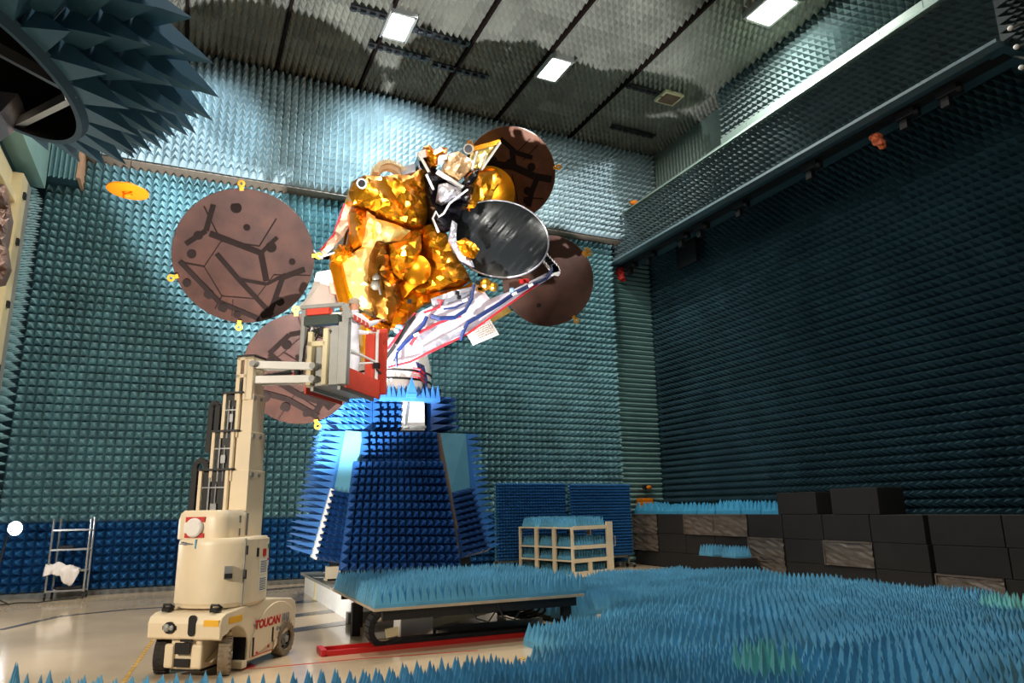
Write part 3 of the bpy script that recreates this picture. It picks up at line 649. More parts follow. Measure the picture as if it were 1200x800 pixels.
# ================================================================== ABSORBER CLAD TOWER
T = thing('absorber_tower', 'tall tapering tower clad in blue foam pyramids carrying the satellite', 'tower', (5.0, 17.6, 0))
def quadpx(ps): return [at(*p) for p in ps]
def spikes(name, ps, nu, nv, h, ma, back=.12, face=None, mb=None, flip=False):
    """ps: four corners (px,py,Y) bl, br, tr, tl; pyramids stand out along the face normal"""
    q = quadpx(ps); n = (q[1]-q[0]).cross(q[3]-q[0]).normalized()
    if flip: n = -n
    m = mb or MB(); m.prism(q, -n*back); m.pyr(q[0], q[1], q[2], q[3], nu, nv, h, n, 0, .02)
    return m.build(name, ma, T) if mb is None else m
def board(name, ps, ma, back=.12):
    q = quadpx(ps); n = (q[1]-q[0]).cross(q[3]-q[0]).normalized(); m = MB(); m.prism(q, -n*back); return m.build(name, ma, T)
# inner body
m = MB(); q = [at(384, 662, 17.2), at(560, 655, 17.2), at(536, 508, 17.4), at(406, 506, 17.4)]
def zf(p, z): return Vector((p[0], p[1], z))
m.hexa([(3.6, 17.3, .5), (6.8, 17.3, .5), (6.8, 19.2, .5), (3.6, 19.2, .5), (3.95, 17.2, 3.95), (6.3, 17.2, 3.95), (6.3, 19.0, 3.95), (3.95, 19.0, 3.95)])
m.mm((4.05, 17.45, 3.9), (6.0, 18.8, 5.15)); m.build('core', DARK, T)
spikes('lower_front_panel', [(398, 668, 16.15), (541, 668, 16.15), (518, 540, 16.45), (415, 540, 16.45)], 15, 13, .26, TOWSHADE)
spikes('upper_front_panel', [(424, 545, 16.6), (515, 545, 16.6), (512, 506, 16.7), (424, 505, 16.7)], 11, 5, .24, TOWSHADE)
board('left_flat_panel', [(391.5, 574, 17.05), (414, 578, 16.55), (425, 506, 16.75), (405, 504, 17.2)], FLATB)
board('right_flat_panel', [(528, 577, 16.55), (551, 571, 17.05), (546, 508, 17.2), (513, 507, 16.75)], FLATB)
spikes('left_corner_panel', [(371, 655, 16.85), (403, 660, 16.35), (414, 578, 16.55), (391.5, 574, 17.05)], 4, 11, .24, TOWSHADE)
spikes('right_corner_panel', [(541, 654, 16.35), (571, 646, 16.85), (551, 571, 17.05), (528, 577, 16.55)], 4, 11, .24, TOWSHADE)
m = MB(); q = quadpx([(366, 653, 16.78), (371, 656, 16.72), (392, 574, 16.95), (388, 572, 17.0)]); m.prism(q, (0, .3, 0)); m.build('edge_board', WHITE, T)
m = MB(); a, b = at(541, 652, 16.4), at(513, 508, 16.76); m.bar(a, b, .07, .12); m.build('edge_rail', mat('edge_rail_brown', (120, 104, 92), .6), T)
# side faces: long spikes pointing outward
q0, q1, q2, q3 = at(371, 652, 19.2), at(371, 652, 16.95), at(403, 505, 17.25), at(403, 505, 19.0)
q0 = Vector((q1.x+.1, 19.3, q1.z)); q3 = Vector((q2.x+.05, 19.1, q2.z))
m = MB(); n = (q1-q0).cross(q3-q0).normalized(); m.prism([q0, q1, q2, q3], -n*.12); m.pyr(q0, q1, q2, q3, 10, 19, .5, n, 0, .03); m.build('left_side_panel', TOWLIT, T)
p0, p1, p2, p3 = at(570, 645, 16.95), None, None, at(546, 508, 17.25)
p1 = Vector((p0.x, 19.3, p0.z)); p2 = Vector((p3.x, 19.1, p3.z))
m = MB(); n = (p1-p0).cross(p3-p0).normalized(); m.prism([p0, p1, p2, p3], -n*.12); m.pyr(p0, p1, p2, p3, 10, 19, .46, n, 0, .03); m.build('right_side_panel', TOWLIT, T)
# neck
spikes('neck_front_panel', [(437, 505, 16.85), (471, 505, 16.85), (471, 464, 16.95), (437, 464, 16.95)], 4, 5, .26, TOWSHADE)
spikes('neck_left_panel', [(399, 505, 17.5), (436, 505, 16.85), (436, 464, 16.95), (409, 464, 17.45)], 4, 5, .38, TOWLIT)
spikes('neck_right_panel', [(505, 505, 16.85), (525, 505, 17.4), (522, 466, 17.4), (505, 464, 16.95)], 3, 5, .42, TOWSHADE)
a = at(399, 505, 17.5); b = at(409, 464, 17.45); m = MB(); q = [Vector((a.x, 18.7, a.z)), a, b, Vector((b.x, 18.7, b.z))]; n = (q[1]-q[0]).cross(q[3]-q[0]).normalized(); m.prism(q, -n*.1); m.pyr(*q, 5, 5, .45, n, 0, .03); m.build('neck_side_panel', TOWLIT, T)
a = at(525, 505, 17.4); b = at(522, 466, 17.4); m = MB(); q = [a, Vector((a.x, 18.7, a.z)), Vector((b.x, 18.7, b.z)), b]; n = (q[1]-q[0]).cross(q[3]-q[0]).normalized(); m.prism(q, -n*.1); m.pyr(*q, 5, 5, .4, n, 0, .03); m.build('neck_side_panel', TOWLIT, T)
d = board('hatch', [(471, 504, 16.7), (498, 504, 16.7), (497, 467, 16.8), (472, 467, 16.8)], WHITE, .1)
m = MB()
for y in (469, 500): m.bar(at(470, y, 16.66), at(499, y, 16.66), .05, .06)
m.bar(at(474, 470, 16.67), at(473.4, 500, 16.67), .03, .05); m.build('hatch_bar', GREYM, d)
m = MB(); q = [at(447, 465, 16.6), at(516, 467, 16.6)]; q += [Vector((q[1].x, 17.6, q[1].z)), Vector((q[0].x, 17.6, q[0].z))]
m.prism(q, (0, 0, -.08)); m.pyr(q[0], q[1], q[2], q[3], 12, 6, .34, (0, 0, 1), 0, .04); m.build('rim_spikes', TOWLIT, T)
m = MB(); a = at(482, 466, 16.55); m.mm((a.x-.12, a.y-.05, a.z), (a.x+.12, a.y+.05, a.z+.1)); m.pyr((a.x-.12, a.y-.1, a.z+.1), (a.x+.12, a.y-.1, a.z+.1), (a.x+.12, a.y+.1, a.z+.1), (a.x-.12, a.y+.1, a.z+.1), 1, 1, .42, (0, 0, 1)); m.build('tall_spike', TOWLIT, T)
# white rail base of the tower
m = MB(); m.mm((3.2, 14.35, .0), (3.55, 20.2, .5), 0); m.mm((6.6, 14.35, 0), (6.95, 20.2, .5), 0); m.mm((3.1, 14.3, .0), (3.65, 14.5, .2), 1); m.mm((3.2, 19.6, 0), (6.9, 20.2, .5), 0)
m.mm((3.08, 14.4, .46), (3.6, 20.2, .52), 1); m.build('rail_base', [WHITE, GREYM], T)
m = MB(); p = at(390, 672, 17.6); m.box(p, (.3, .3, .34)); m.mm((p.x-.18, 17.45, .5), (p.x+.18, 17.75, p.z-.1)); m.build('junction_box', CREAM, T)
# ================================================================== MAST LIFT
LX, LY = .78, 11.6; LA = math.atan2(-.8, -.6)
LR = thing('mast_lift', 'cream vertical mast lift with a red trimmed basket raised beside the satellite', 'lift', (LX, LY, 0), LA)
LMAT = Matrix.Translation((LX, LY, 0)) @ Matrix.Rotation(LA, 4, 'Z'); LINV = LMAT.inverted()
def LW(p): return LINV @ Vector(p)
def lb(m, name, ma, parent=LR, **k): return m.build(name, ma, parent, local=True, **k)
# chassis
def arc(cx, cz, r, a0, a1, n): return [(cx+r*math.cos(math.radians(lerp(a0, a1, k/n))), cz+r*math.sin(math.radians(lerp(a0, a1, k/n)))) for k in range(n+1)]
prof = [(-.97, .34), (-.99, .62), (-.95, .74), (-.84, .80), (-.3, .86), (.2, .86), (.86, .80), (.95, .76), (.985, .68), (.975, .50), (.92, .47), (.90, .52)]+arc(.62, .30, .31, 50, 172, 8)+[(.30, .10), (-.33, .10)]+arc(-.66, .235, .30, -10, 165, 10)
m = MB(); m.prism([(x, -.54, z) for x, z in prof], (0, 1.08, 0), 0)
ch = lb(m, 'chassis', CREAM, bevel=.03); fixn(ch)
# swelling side panel above the rear arch
m = MB()
for s in (1, -1):
    pan = arc(-.40, .10, .70, 22, 158, 14); pan = [(x, max(z, .12)) for x, z in pan if -.98 < x < .32]
    m.prism([(x, s*.54, z) for x, z in [(.26, .14)]+pan+[(-.33, .14)]+list(reversed(arc(-.66, .235, .31, 0, 150, 8)))[::-1]], (0, s*.025, 0), 0)
sp = lb(m, 'side_panel', CREAM, ch, bevel=.008); fixn(sp)
m = MB(); m.mm((.36, -.24, .10), (.88, .22, .50), 0); m.mm((.86, -.30, .12), (.93, -.16, .42), 0); m.mm((.86, .10, .12), (.93, .26, .42), 0); lb(m, 'nose', CREAM, ch, bevel=.03)
m = MB(); m.mm((.925, -.13, .30), (.945, .09, .44)); m.mm((.9, -.14, .14), (.925, .08, .24)); m.mm((.92, -.05, .455), (.955, .12, .485)); lb(m, 'socket_panel', BLACKP, ch)
def capsule(mb, x, y, z, w, h, d, n=8):
    r = w/2; o = [(y+r*math.cos(t), z+h/2-r+r*math.sin(t)) for t in [math.pi*k/n for k in range(n+1)]]+[(y+r*math.cos(t), z-h/2+r+r*math.sin(t)) for t in [math.pi+math.pi*k/n for k in range(n+1)]]
    return mb.prism([(x, a, b) for a, b in o], (d, 0, 0))
lamp = capsule(MB(), .965, -.20, .63, .20, .15, .035); o = lb(lamp, 'headlamp', BLACKP, ch)
m = MB(); m.sphere((1.0, -.24, .63), .05, 12, 8, sc=(.5, 1, 1)); m.sphere((1.0, -.165, .63), .035, 12, 8, sc=(.5, 1, 1)); lb(m, 'lens', GREYM, o, smooth=True)
lb(capsule(MB(), .965, .13, .66, .10, .26, .035), 'handle_slot', BLACKP, ch)
m = MB(); m.mm((.50, .54, .66), (.80, .5465, .74)); lb(m, 'yellow_sticker', YEL, ch)
m = MB(); m.mm((.96, .30, .655), (.992, .52, .73)); lb(m, 'yellow_sticker', YEL, ch)
for y in (-.36, .36):
    m = MB(); m.tube([(.82, y-.08, .85), (.86, y-.05, .90), (.86, y+.05, .90), (.82, y+.08, .86)], .018); m.box((.84, y, .84), (.12, .10, .05)); lb(m, 'tie_down_lug', BLACKP, ch)
m = MB(); m.mm((.20, .562, .16), (.24, .57, .40)); m.mm((-.30, .562, .26), (-.26, .57, .46)); lb(m, 'slot', BLACKP, ch)
m = MB(); m.bar((.24, .57, .155), (-.30, .57, .155), .006, .012); m.mm((.10, .565, .17), (.14, .572, .20)); m.mm((-.20, .565, .20), (-.16, .572, .24)); lb(m, 'red_trim', REDP, ch)
def letters(txt, size, ma, M, name, parent, shear=.0, bold=.0, ext=.003, sx=1.0):
    cu = bpy.data.curves.new(name, 'FONT'); cu.body = txt; cu.size = size; cu.extrude = ext; cu.shear = shear; cu.offset = bold
    ob = bpy.data.objects.new(name, cu); COL.objects.link(ob); bpy.context.view_layer.update()
    me = bpy.data.meshes.new_from_object(ob.evaluated_get(bpy.context.evaluated_depsgraph_get())); bpy.data.objects.remove(ob)
    me.transform(M @ Matrix.Diagonal((sx, 1, 1, 1))); me.materials.clear(); me.materials.append(ma)
    o = bpy.data.objects.new(name, me); COL.objects.link(o); o.parent = parent; return o
# text runs front -> rear on the +y side: text x axis = local -x, up = z, normal = +y
TM = lambda x, y, z: Matrix(((-1, 0, 0, x), (0, 0, 1, y), (0, 1, 0, z), (0, 0, 0, 1)))
letters('TOUCAN', .155, REDP, TM(.20, .567, .50) @ Matrix.Rotation(.0, 4, 'Z'), 'lettering', ch, .12, .006, .003, 1.0)
letters('1010', .15, GREYT, TM(-.50, .567, .505), 'lettering', ch, .0, .004, .003, .75)
m = MB(); m.lathe([(.016, 0), (.03, 0), (.03, .004), (.016, .004)], (-.40, .567, .425), (0, 1, 0), 14)
for k in range(5): m.box((-.46-.035*k, .568, .42+.004*(k % 2)), (.024, .004, .03))
m.box((-.53, .568, .385), (.12, .004, .008)); lb(m, 'small_emblem', GREYT, ch)
def wheel(x, y, rz, dark=False, rad=.24, w=.16):
    R = Matrix.Rotation(rz, 4, 'Z'); s = 1 if y > 0 else -1; ax = R @ Vector((0, s, 0)); c = Vector((x, y, rad))
    m = MB(); m.lathe([(rad*.6, -w/2), (rad*.93, -w/2), (rad, -w/2+.03), (rad, w/2-.03), (rad*.93, w/2), (rad*.66, w/2), (rad*.62, w/2-.02)], c, ax, 32)
    X = ax.orthogonal().normalized(); Yv = ax.cross(X)
    for k in range(22):
        t = k*2*math.pi/22; d = X*math.cos(t)+Yv*math.sin(t)
        for q in (-1, 1): m.bar(c+d*(rad-.01)+ax*q*(w*.08), c+d*(rad-.01)+ax*q*(w*.46), .03, .03, 0, up=d)
    o = lb(m, 'wheel', TYRED if dark else TYRE, LR)
    m = MB(); m.lathe([(.001, w/2-.035), (rad*.3, w/2-.03), (rad*.34, w/2-.055), (rad*.64, w/2-.05)], c, ax, 24); m.lathe([(.001, w/2+.01), (.045, w/2+.01), (.05, w/2-.03)], c, ax, 16)
    h = lb(m, 'hub', GREYM, o)
    m = MB()
    for k in range(6):
        t = k*math.pi/3; d = X*math.cos(t)+Yv*math.sin(t); m.cyl(c+d*rad*.45+ax*(w/2-.05), c+d*rad*.45+ax*(w/2-.02), .016, 8)
    lb(m, 'wheel_bolt', BLACKP, h)
wheel(.64, .42, math.radians(30)); wheel(.66, -.50, math.radians(24), True); wheel(-.66, .50, 0); wheel(-.66, -.50, 0, True)
m = MB(); m.prism([(x, .22, z) for x, z in [(.80, .18), (.36, .18), (.34, .40), (.46, .56), (.74, .58), (.84, .50), (.70, .51), (.48, .48), (.44, .36)]], (0, .10, 0)); m.mm((.36, .2, .2), (.45, .33, .5)); m.mm((.30, .34, .03), (.42, .54, .13)); fixn(lb(m, 'steering_fork', CREAM, LR, bevel=.012))
m = MB(); m.mm((.30, -.22, .08), (.86, .22, .10)); m.mm((.33, -.50, .1), (.335, .52, .54)); lb(m, 'undertray', BLACKP, LR)
# turntable + cabinet
m = MB(); m.lathe([(.42, .80), (.42, .90)], (.18, 0, 0), (0, 0, 1), 32, cap=True); lb(m, 'turntable', GREYM, LR)
def footprint(a, b, n=40, e=3.0, x0=0.0, y0=0.0):
    o = []
    for k in range(n):
        t = 2*math.pi*k/n; c, s = math.cos(t), math.sin(t); o.append((x0+a*math.copysign(abs(c)**(2/e), c), y0+b*math.copysign(abs(s)**(2/e), s)))
    return o
CX = .20; fp = footprint(.60, .58, 56, 2.25)
m = MB(); rings = [(.95, .84), (.96, .86), (.975, .88), (1.0, .90), (1.0, 1.66), (.985, 1.72), (.95, 1.75)]
n = len(fp); vs = [(x*s+CX, y*s, z) for s, z in rings for x, y in fp]
m.add(vs, [(i*n+k, i*n+(k+1) % n, (i+1)*n+(k+1) % n, (i+1)*n+k) for i in range(len(rings)-1) for k in range(n)]+[tuple(range(n-1, -1, -1)), tuple((len(rings)-1)*n+k for k in range(n))])
cab = lb(m, 'cabinet', CREAM, LR, smooth='auto')
DZ = .12
def skirt(y, a, b, z0, z1, d, mb):   # thin plate on the +y side of the cabinet, following its outline
    for k in range(6):
        x0, x1 = lerp(a, b, k/6), lerp(a, b, (k+1)/6)
        f = lambda x: .58*(max(0, 1-abs(x/.60)**2.25))**(1/2.25)
        mb.hexa([(q[0]+CX, q[1], q[2]-DZ) for q in [(x0, f(x0)-.01, z0), (x1, f(x1)-.01, z0), (x1, f(x1)+d, z0), (x0, f(x0)+d, z0), (x0, f(x0)-.01, z1), (x1, f(x1)-.01, z1), (x1, f(x1)+d, z1), (x0, f(x0)+d, z1)]])
    return mb
dr = lb(skirt(.5, .30, -.42, 1.0, 1.84, .008, MB()), 'door', CREAM, cab)
lb(skirt(.5, .31, .295, .98, 1.86, .010, MB()), 'seam', GREYM, dr)
lb(skirt(.5, .02, -.20, 1.36, 1.56, .014, MB()), 'white_sticker', LABELW, dr)
lb(skirt(.5, -.22, -.40, 1.38, 1.56, .014, MB()), 'white_sticker', LABELW, dr)
lb(skirt(.5, .02, -.20, 1.12, 1.33, .014, MB()), 'white_sticker', LABELW, dr)
m = skirt(.5, -.22, -.40, 1.53, 1.56, .018, MB()); skirt(.5, -.05, -.14, 1.60, 1.70, .018, m); lb(m, 'red_sticker', REDP, dr)
m = MB()
for k in range(7): skirt(.5, .0, -.18, 1.38+k*.024, 1.39+k*.024, .016, m); skirt(.5, .0, -.18, 1.14+k*.025, 1.15+k*.025, .016, m)
skirt(.5, -.30, -.37, 1.47, 1.51, .02, m); skirt(.5, -.25, -.31, 1.43, 1.455, .02, m); skirt(.5, -.24, -.28, 1.39, 1.42, .02, m); skirt(.5, -.34, -.385, 1.395, 1.42, .02, m)
skirt(.5, -.36, -.40, 1.66, 1.72, .022, m); skirt(.5, .10, .06, 1.60, 1.72, .016, m); lb(m, 'print', BLACKP, dr)
lb(skirt(.5, -.22, -.27, 1.70, 1.76, .016, MB()), 'green_sticker', mat('green_print', (60, 140, 90), .5), dr)
for z in (1.38, 1.70): lb(MB().box((.30+CX, .545, z-DZ), (.03, .03, .12)), 'hinge', DARK, dr)
m = MB(); m.box((.485+CX, .40, 1.42-DZ), (.10, .10, .17), 0, Matrix.Rotation(math.radians(40), 3, 'Z')); m.box((.50+CX, .415, 1.38-DZ), (.10, .10, .06), 1, Matrix.Rotation(math.radians(40), 3, 'Z')); lb(m, 'latch_recess', [GREYM, DARK], cab)
m = MB()
for k in range(3): m.box((.585+CX, -.27+.05*k, 1.82-.008*k-DZ), (.03, .03, .02))
m.box((.586+CX, -.2, 1.80-DZ), (.03, .2, .015)); lb(m, 'small_print', GREYT, cab)
m = MB(); m.mm((.57+CX, -.06, 1.74-DZ), (.606+CX, -.04, 1.86-DZ)); lb(m, 'blue_tag', mat('blue_tag', (70, 150, 190), .5), cab)
# upper cover
fp2 = footprint(.36, .40, 40, 4.0, .20, -.12); m = MB(); rings = [(1.0, 1.74), (1.0, 2.0), (.95, 2.09), (.86, 2.13)]; n = len(fp2)
UX = .14; vs = [((x-.2)*s+.2+UX, (y+.12)*s-.12, z) for s, z in rings for x, y in fp2]
m.add(vs, [(i*n+k, i*n+(k+1) % n, (i+1)*n+(k+1) % n, (i+1)*n+k) for i in range(3) for k in range(n)]+[tuple(range(n-1, -1, -1)), tuple(3*n+k for k in range(n))])
cov = lb(m, 'upper_cover', CREAM, LR, smooth='auto')
lb(MB().mm((.545+UX, -.30, 1.97), (.575+UX, .0, 2.04)), 'red_stripe', REDP, cov); lb(MB().mm((.545+UX, -.30, 1.76), (.575+UX, .0, 1.82)), 'red_stripe', REDP, cov)
m = MB(); m.lathe([(.13, 0), (.13, .05), (.11, .07), (.001, .07)], (.55+UX, -.15, 1.895), (1, 0, 0), 24); m.mm((.55+UX, -.30, 1.83), (.60+UX, -.15, 1.96)); lb(m, 'round_cap', LABELW, cov)
m = MB(); m.mm((.10, .27, 1.77), (.12, .29, 2.08)); m.box((.3, .285, 2.0), (.02, .02, .1)); m.box((.3, .285, 1.82), (.02, .02, .1)); lb(m, 'seam', GREYT, cov)
# mast sections (outer to inner)
MY = -.20
secs = [(1.72, 2.71, -.40+MY, .40+MY, .26), (2.55, 3.29, -.25+MY, .38+MY, .23), (3.2, 3.88, -.13+MY, .36+MY, .20)]
mx = -.16
for k, (z0, z1, y0, y1, w) in enumerate(secs):
    m = MB(); t = .055
    m.mm((mx-w, y0, z0), (mx-w+.03, y1, z1)); m.mm((mx+w-t, y0, z0), (mx+w, y0+t, z1)); m.mm((mx-w, y0, z0), (mx-w+t, y0+.02, z1))
    m.mm((mx-w, y1-.30+.05*k, z0), (mx+w-.06, y1, z1)); m.mm((mx+w-t, y1-.30+.05*k-t, z0), (mx+w, y1-.30+.05*k, z1))
    s = lb(m, 'mast_section', CREAM, LR, bevel=.008)
    m = MB(); m.mm((mx-w, y0-.01, z1), (mx+w+.01, y1-.25+.05*k, z1+.03)); lb(m, 'top_cap', BLACKP, s)
    yc = (y0+y1-.30+.05*k)/2; hw = (y1-.30+.05*k-y0)/2
    m = MB(); m.mm((mx-w+.03, y0+.06, z0), (mx+w-.05, y1-.36+.05*k, z1-.02)); lb(m, 'dark_inside_fill', BLACKP, s)  # black fill standing for the shaded inside of the open mast
    m = MB(); m.tube([(mx+w-.03, yc-hw*.3, z0), (mx+w-.03, yc-hw*.3, z1-.1)], .018); m.tube([(mx+w-.03, yc+hw*.15, z0), (mx+w-.03, yc+hw*.15, z1-.2)], .012); m.box((mx+w-.03, yc, z1-.25), (.03, hw*1.5, .02)); m.box((mx+w-.03, yc+.1*hw, z0+.45*(z1-z0)), (.03, hw*.4, .12)); lb(m, 'cylinder', ALU, s)
    m = MB(); m.cyl((mx+.12, y1, z1-.07), (mx+.12, y1+.02, z1-.07), .04, 14); m.cyl((mx-.08, y1, z1-.07), (mx-.08, y1+.015, z1-.07), .03, 14); lb(m, 'pivot_bolt', GREYM, s)
m = MB(); w = .17; z0, z1 = 3.78, 4.46; y0, y1 = .05+MY, .34+MY
for y in (y0, y1-.16): m.mm((mx+w-.06, y, z0), (mx+w, y+.07, z1))
m.mm((mx+w-.06, y0, 4.13), (mx+w, y1-.1, 4.19)); m.mm((mx-w, y1-.12, z0), (mx+w, y1, z1)); m.mm((mx-w, y0, z0), (mx-w+.03, y1, 4.1)); m.mm((mx+w-.05, y0, z1-.05), (mx+w, y1, z1))
cg = lb(m, 'carriage', CREAM, LR, bevel=.008)
m = MB(); m.mm((mx-w, y0-.01, z1), (mx+w+.01, y1+.01, z1+.03)); m.box((mx+w-.05, .12+MY, 3.95), (.06, .06, .24)); lb(m, 'top_cap', BLACKP, cg)
# drag chains on the left of the mast
def chain(pts, r): 
    m = MB()
    for a, b in zip(pts[:-1], pts[1:]): m.bar(a, b, .085, .05, 0, up=(1, 0, 0))
    return m
def hoop(y, ztop, zb0, zb1, rr):
    y += MY; return [(mx+.1, y-rr, zb0+(ztop-zb0)*t/8) for t in range(9)]+[(mx+.1, y-rr*math.cos(a), ztop+rr*math.sin(a)) for a in [math.pi*k/8 for k in range(1, 9)]]+[(mx+.1, y+rr, ztop-(ztop-zb1)*t/6) for t in range(1, 7)]
lb(chain(hoop(-.48, 2.78, 1.95, 2.4, .10), .1), 'drag_chain', DARK, LR); lb(chain(hoop(-.32, 3.70, 3.0, 3.3, .06), .1), 'drag_chain', DARK, LR)
m = MB(); m.bar((mx+.10, -.52+MY, 1.75), (mx+.1, -.52+MY, 2.75), .03, .12); lb(m, 'chain_guide', BLACKP, LR)
# jib
by0, by1, bx0, bx1, bz = .82, 1.48, -.42, -1.74, 4.06
m = MB(); je = 1.02
for dy in (-.10, .10):
    m.bar((mx+dy, .30+MY, 4.34), (bx0+.1+dy*.6, je, 4.30), .05, .12)
ja = lb(m, 'jib_arm', WHITE, LR, bevel=.01)
m = MB()
for dy in (-.10, .10): m.bar((mx+dy, .30+MY, 4.10), (bx0+.1+dy*.6, je, 4.10), .05, .12)
lb(m, 'jib_arm', WHITE, LR, bevel=.01)
m = MB(); m.tube([(mx, .34+MY, 4.14), (-.30, .62, 4.24)], .04); o = lb(m, 'jib_cylinder', BLACKP, LR); m = MB(); m.tube([(-.30, .62, 4.24), (-.34, .98, 4.31)], .022); lb(m, 'piston_rod', ALU, o)
for q in (((-.5, je, 4.30), (-.2, je, 4.30), .05), ((-.5, je, 4.10), (-.2, je, 4.10), .05), ((mx-.2, .33+MY, 4.34), (mx+.2, .33+MY, 4.34), .05)): lb(MB().cyl(q[0], q[1], q[2], 16), 'jib_pin', GREYM, LR)
# basket
B = MB(); B.mm((bx1, by0, bz-.06), (bx0, by1, bz), 0); B.bar((bx0, by0+.1, bz-.09), (bx1, by0+.1, bz-.09), .05, .06, 0); B.bar((bx0, by1-.1, bz-.09), (bx1, by1-.1, bz-.09), .05, .06, 0)
bk = lb(B, 'basket_floor', GREYM, LR)
m = MB(); m.mm((bx1-.01, by1, bz-.09), (bx0+.01, by1+.03, bz+.24)); m.mm((bx1-.02, by0, bz-.05), (bx1-.05, by1, bz+.16)); lb(m, 'toe_board', RED, bk, bevel=.008)
m = MB(); m.mm((bx1, by0-.03, bz-.16), (bx0, by0, bz+.02)); lb(m, 'toe_board', RED, bk, bevel=.008)
m = MB(); H1 = bz+1.12; t = .045
for x, y in ((bx0-.02, by1-.03), (bx1+.03, by1-.03), (bx1+.03, by0+.03), (bx0-.02, by0+.03), (bx0-.16, by1-.03)): m.bar((x, y, bz), (x, y, H1), t, t)
m.bar((bx0, by1-.03, bz+.56), (bx1, by1-.03, bz+.56), t*.7, t*.7); m.bar((bx1+.03, by0, bz+.56), (bx1+.03, by1, bz+.56), t*.7, t*.7); m.bar((bx0, by0+.03, bz+.56), (bx1, by0+.03, bz+.56), t*.7, t*.7)
m.bar((bx0, by0+.03, H1), (bx1, by0+.03, H1), t, t); m.bar((bx1+.03, by0, H1), (bx1+.03, by1, H1), t, t); m.bar((bx0, by1-.03, H1), (bx1, by1-.03, H1), t*.9, t*.9)
m.bar((bx0-.02, by0+.03, H1), (bx0-.02, by1-.03, H1), t, t)
gr = lb(m, 'guard_rail', WHITE, LR, bevel=.006)
m = MB()
for k in range(6):
    x = lerp(bx0-.22, bx1+.1, (k+.15)/6); x2 = lerp(bx0-.22, bx1+.1, (k+.75)/6); m.bar((x, by1-.03, H1), (x2, by1-.03, H1), .06, .065)
lb(m, 'red_stripe', RED, gr)
m = MB(); m.mm((bx1-.02, by1-.06, bz+.0), (bx1-.10, by1+.12, H1+.06)); m.mm((bx1-.02, by1-.28, bz), (bx1-.05, by1+.12, H1)); lb(m, 'padded_panel', RED, gr, bevel=.015)
m = MB(); m.box((bx1+.03, by1-.03, bz+.5), (.09, .09, .1)); m.tube([(bx1+.05, by1-.02, bz+.45), (bx1+.12, by1+.03, bz+.4), (bx1+.05, by1+.06, bz+.35)], .02); lb(m, 'gate_latch', DARK, gr)
# mount column with control box on the near face of the basket
m = MB(); x0 = bx0+.02; m.mm((x0, .90, 4.0), (x0+.16, .98, 4.86), 0); m.mm((x0, 1.16, 4.0), (x0+.16, 1.24, 4.9), 0); m.mm((x0, 1.24, 4.0), (x0+.10, 1.46, 4.95), 1); m.mm((x0, .90, 4.62), (x0+.16, 1.2, 4.70), 0); m.mm((x0, .98, 4.0), (x0+.06, 1.2, 4.7), 1)
m.mm((x0, 1.40, 4.0), (x0+.12, 1.56, 5.0), 1)
mc = lb(m, 'mount_column', [CREAMD, GREYM], LR, bevel=.008)
m = MB(); m.mm((x0, .72, 4.2), (x0+.08, .80, 5.26)); m.mm((x0, 1.44, 4.95), (x0+.10, 1.56, 5.2)); m.mm((x0, .72, 5.26), (x0+.12, 1.46, 5.32)); m.bar((x0+.06, 1.46, 5.29), (x0+.06, 1.56, 5.05), .10, .1); lb(m, 'console_frame', GREYM, mc, bevel=.01)
m = MB(); m.mm((x0-.05, .78, 4.98), (x0+.10, 1.38, 5.14)); cb = lb(m, 'control_box', mat('control_green', (50, 62, 56), .4), mc, bevel=.01)
m = MB(); m.mm((x0-.08, .80, 5.16), (x0+.08, 1.2, 5.30)); lb(m, 'red_cover', RED, mc, bevel=.02)
m = MB(); rg = random.Random(4)
for k in range(4): m.tube([(x0+.05, .86+.04*k, 4.74), (x0+.13, .95+.05*k, 4.88+.02*k), (x0+.10, 1.15+.04*k, 4.86), (x0+.06, 1.22, 4.76)], .016, 6)
m.sphere((x0+.08, 1.1, 4.86), .08, 10, 8); lb(m, 'cable_bundle', DARK, mc)
m = MB(); m.tube([(x0+.1, .80, 4.2), (x0+.1, .82, 4.6), (x0+.1, .9, 4.95)], .018); m.cyl((x0+.1, .72, 4.12), (x0+.1, .72, 4.28), .05, 12); lb(m, 'hose', DARK, mc)
lb(MB().mm((x0+.02, .62, 4.12), (x0+.10, .68, 4.28)), 'red_tag', REDP, mc)
# ================================================================== PERSON in the basket
def skinned(V, E, R, root, sub=2):
    me = bpy.data.meshes.new('body'); me.from_pydata(V, E, []); o = bpy.data.objects.new('body_tmp', me); COL.objects.link(o)
    md = o.modifiers.new('skin', 'SKIN'); md.branch_smoothing = .4
    sv = me.skin_vertices[0].data if me.skin_vertices else None
    if sv is None:
        bm = bmesh.new(); bm.from_mesh(me); bm.verts.layers.skin.verify(); bm.to_mesh(me); bm.free(); sv = me.skin_vertices[0].data
    for i, r in enumerate(R): sv[i].radius = r if isinstance(r, tuple) else (r, r); sv[i].use_root = (i == root)
    ss = o.modifiers.new('sub', 'SUBSURF'); ss.levels = sub; ss.render_levels = sub
    bpy.context.view_layer.update()
    nm = bpy.data.meshes.new_from_object(o.evaluated_get(bpy.context.evaluated_depsgraph_get())); bpy.data.objects.remove(o); return nm
pv = Vector((LX, LY, 0))+Vector((.6, .8, 0))*(.42+.80)+Vector((.8, -.6, 0))*1.15
PR = thing('person', 'person in white coverall and grey cap in the lift basket, reaching to the gold foil', 'person', (pv.x, pv.y, bz), math.radians(18))
V, E, R = [], [], []
def jt(p, r, par=None):
    V.append(p); R.append(r); i = len(V)-1
    if par is not None: E.append((par, i))
    return i
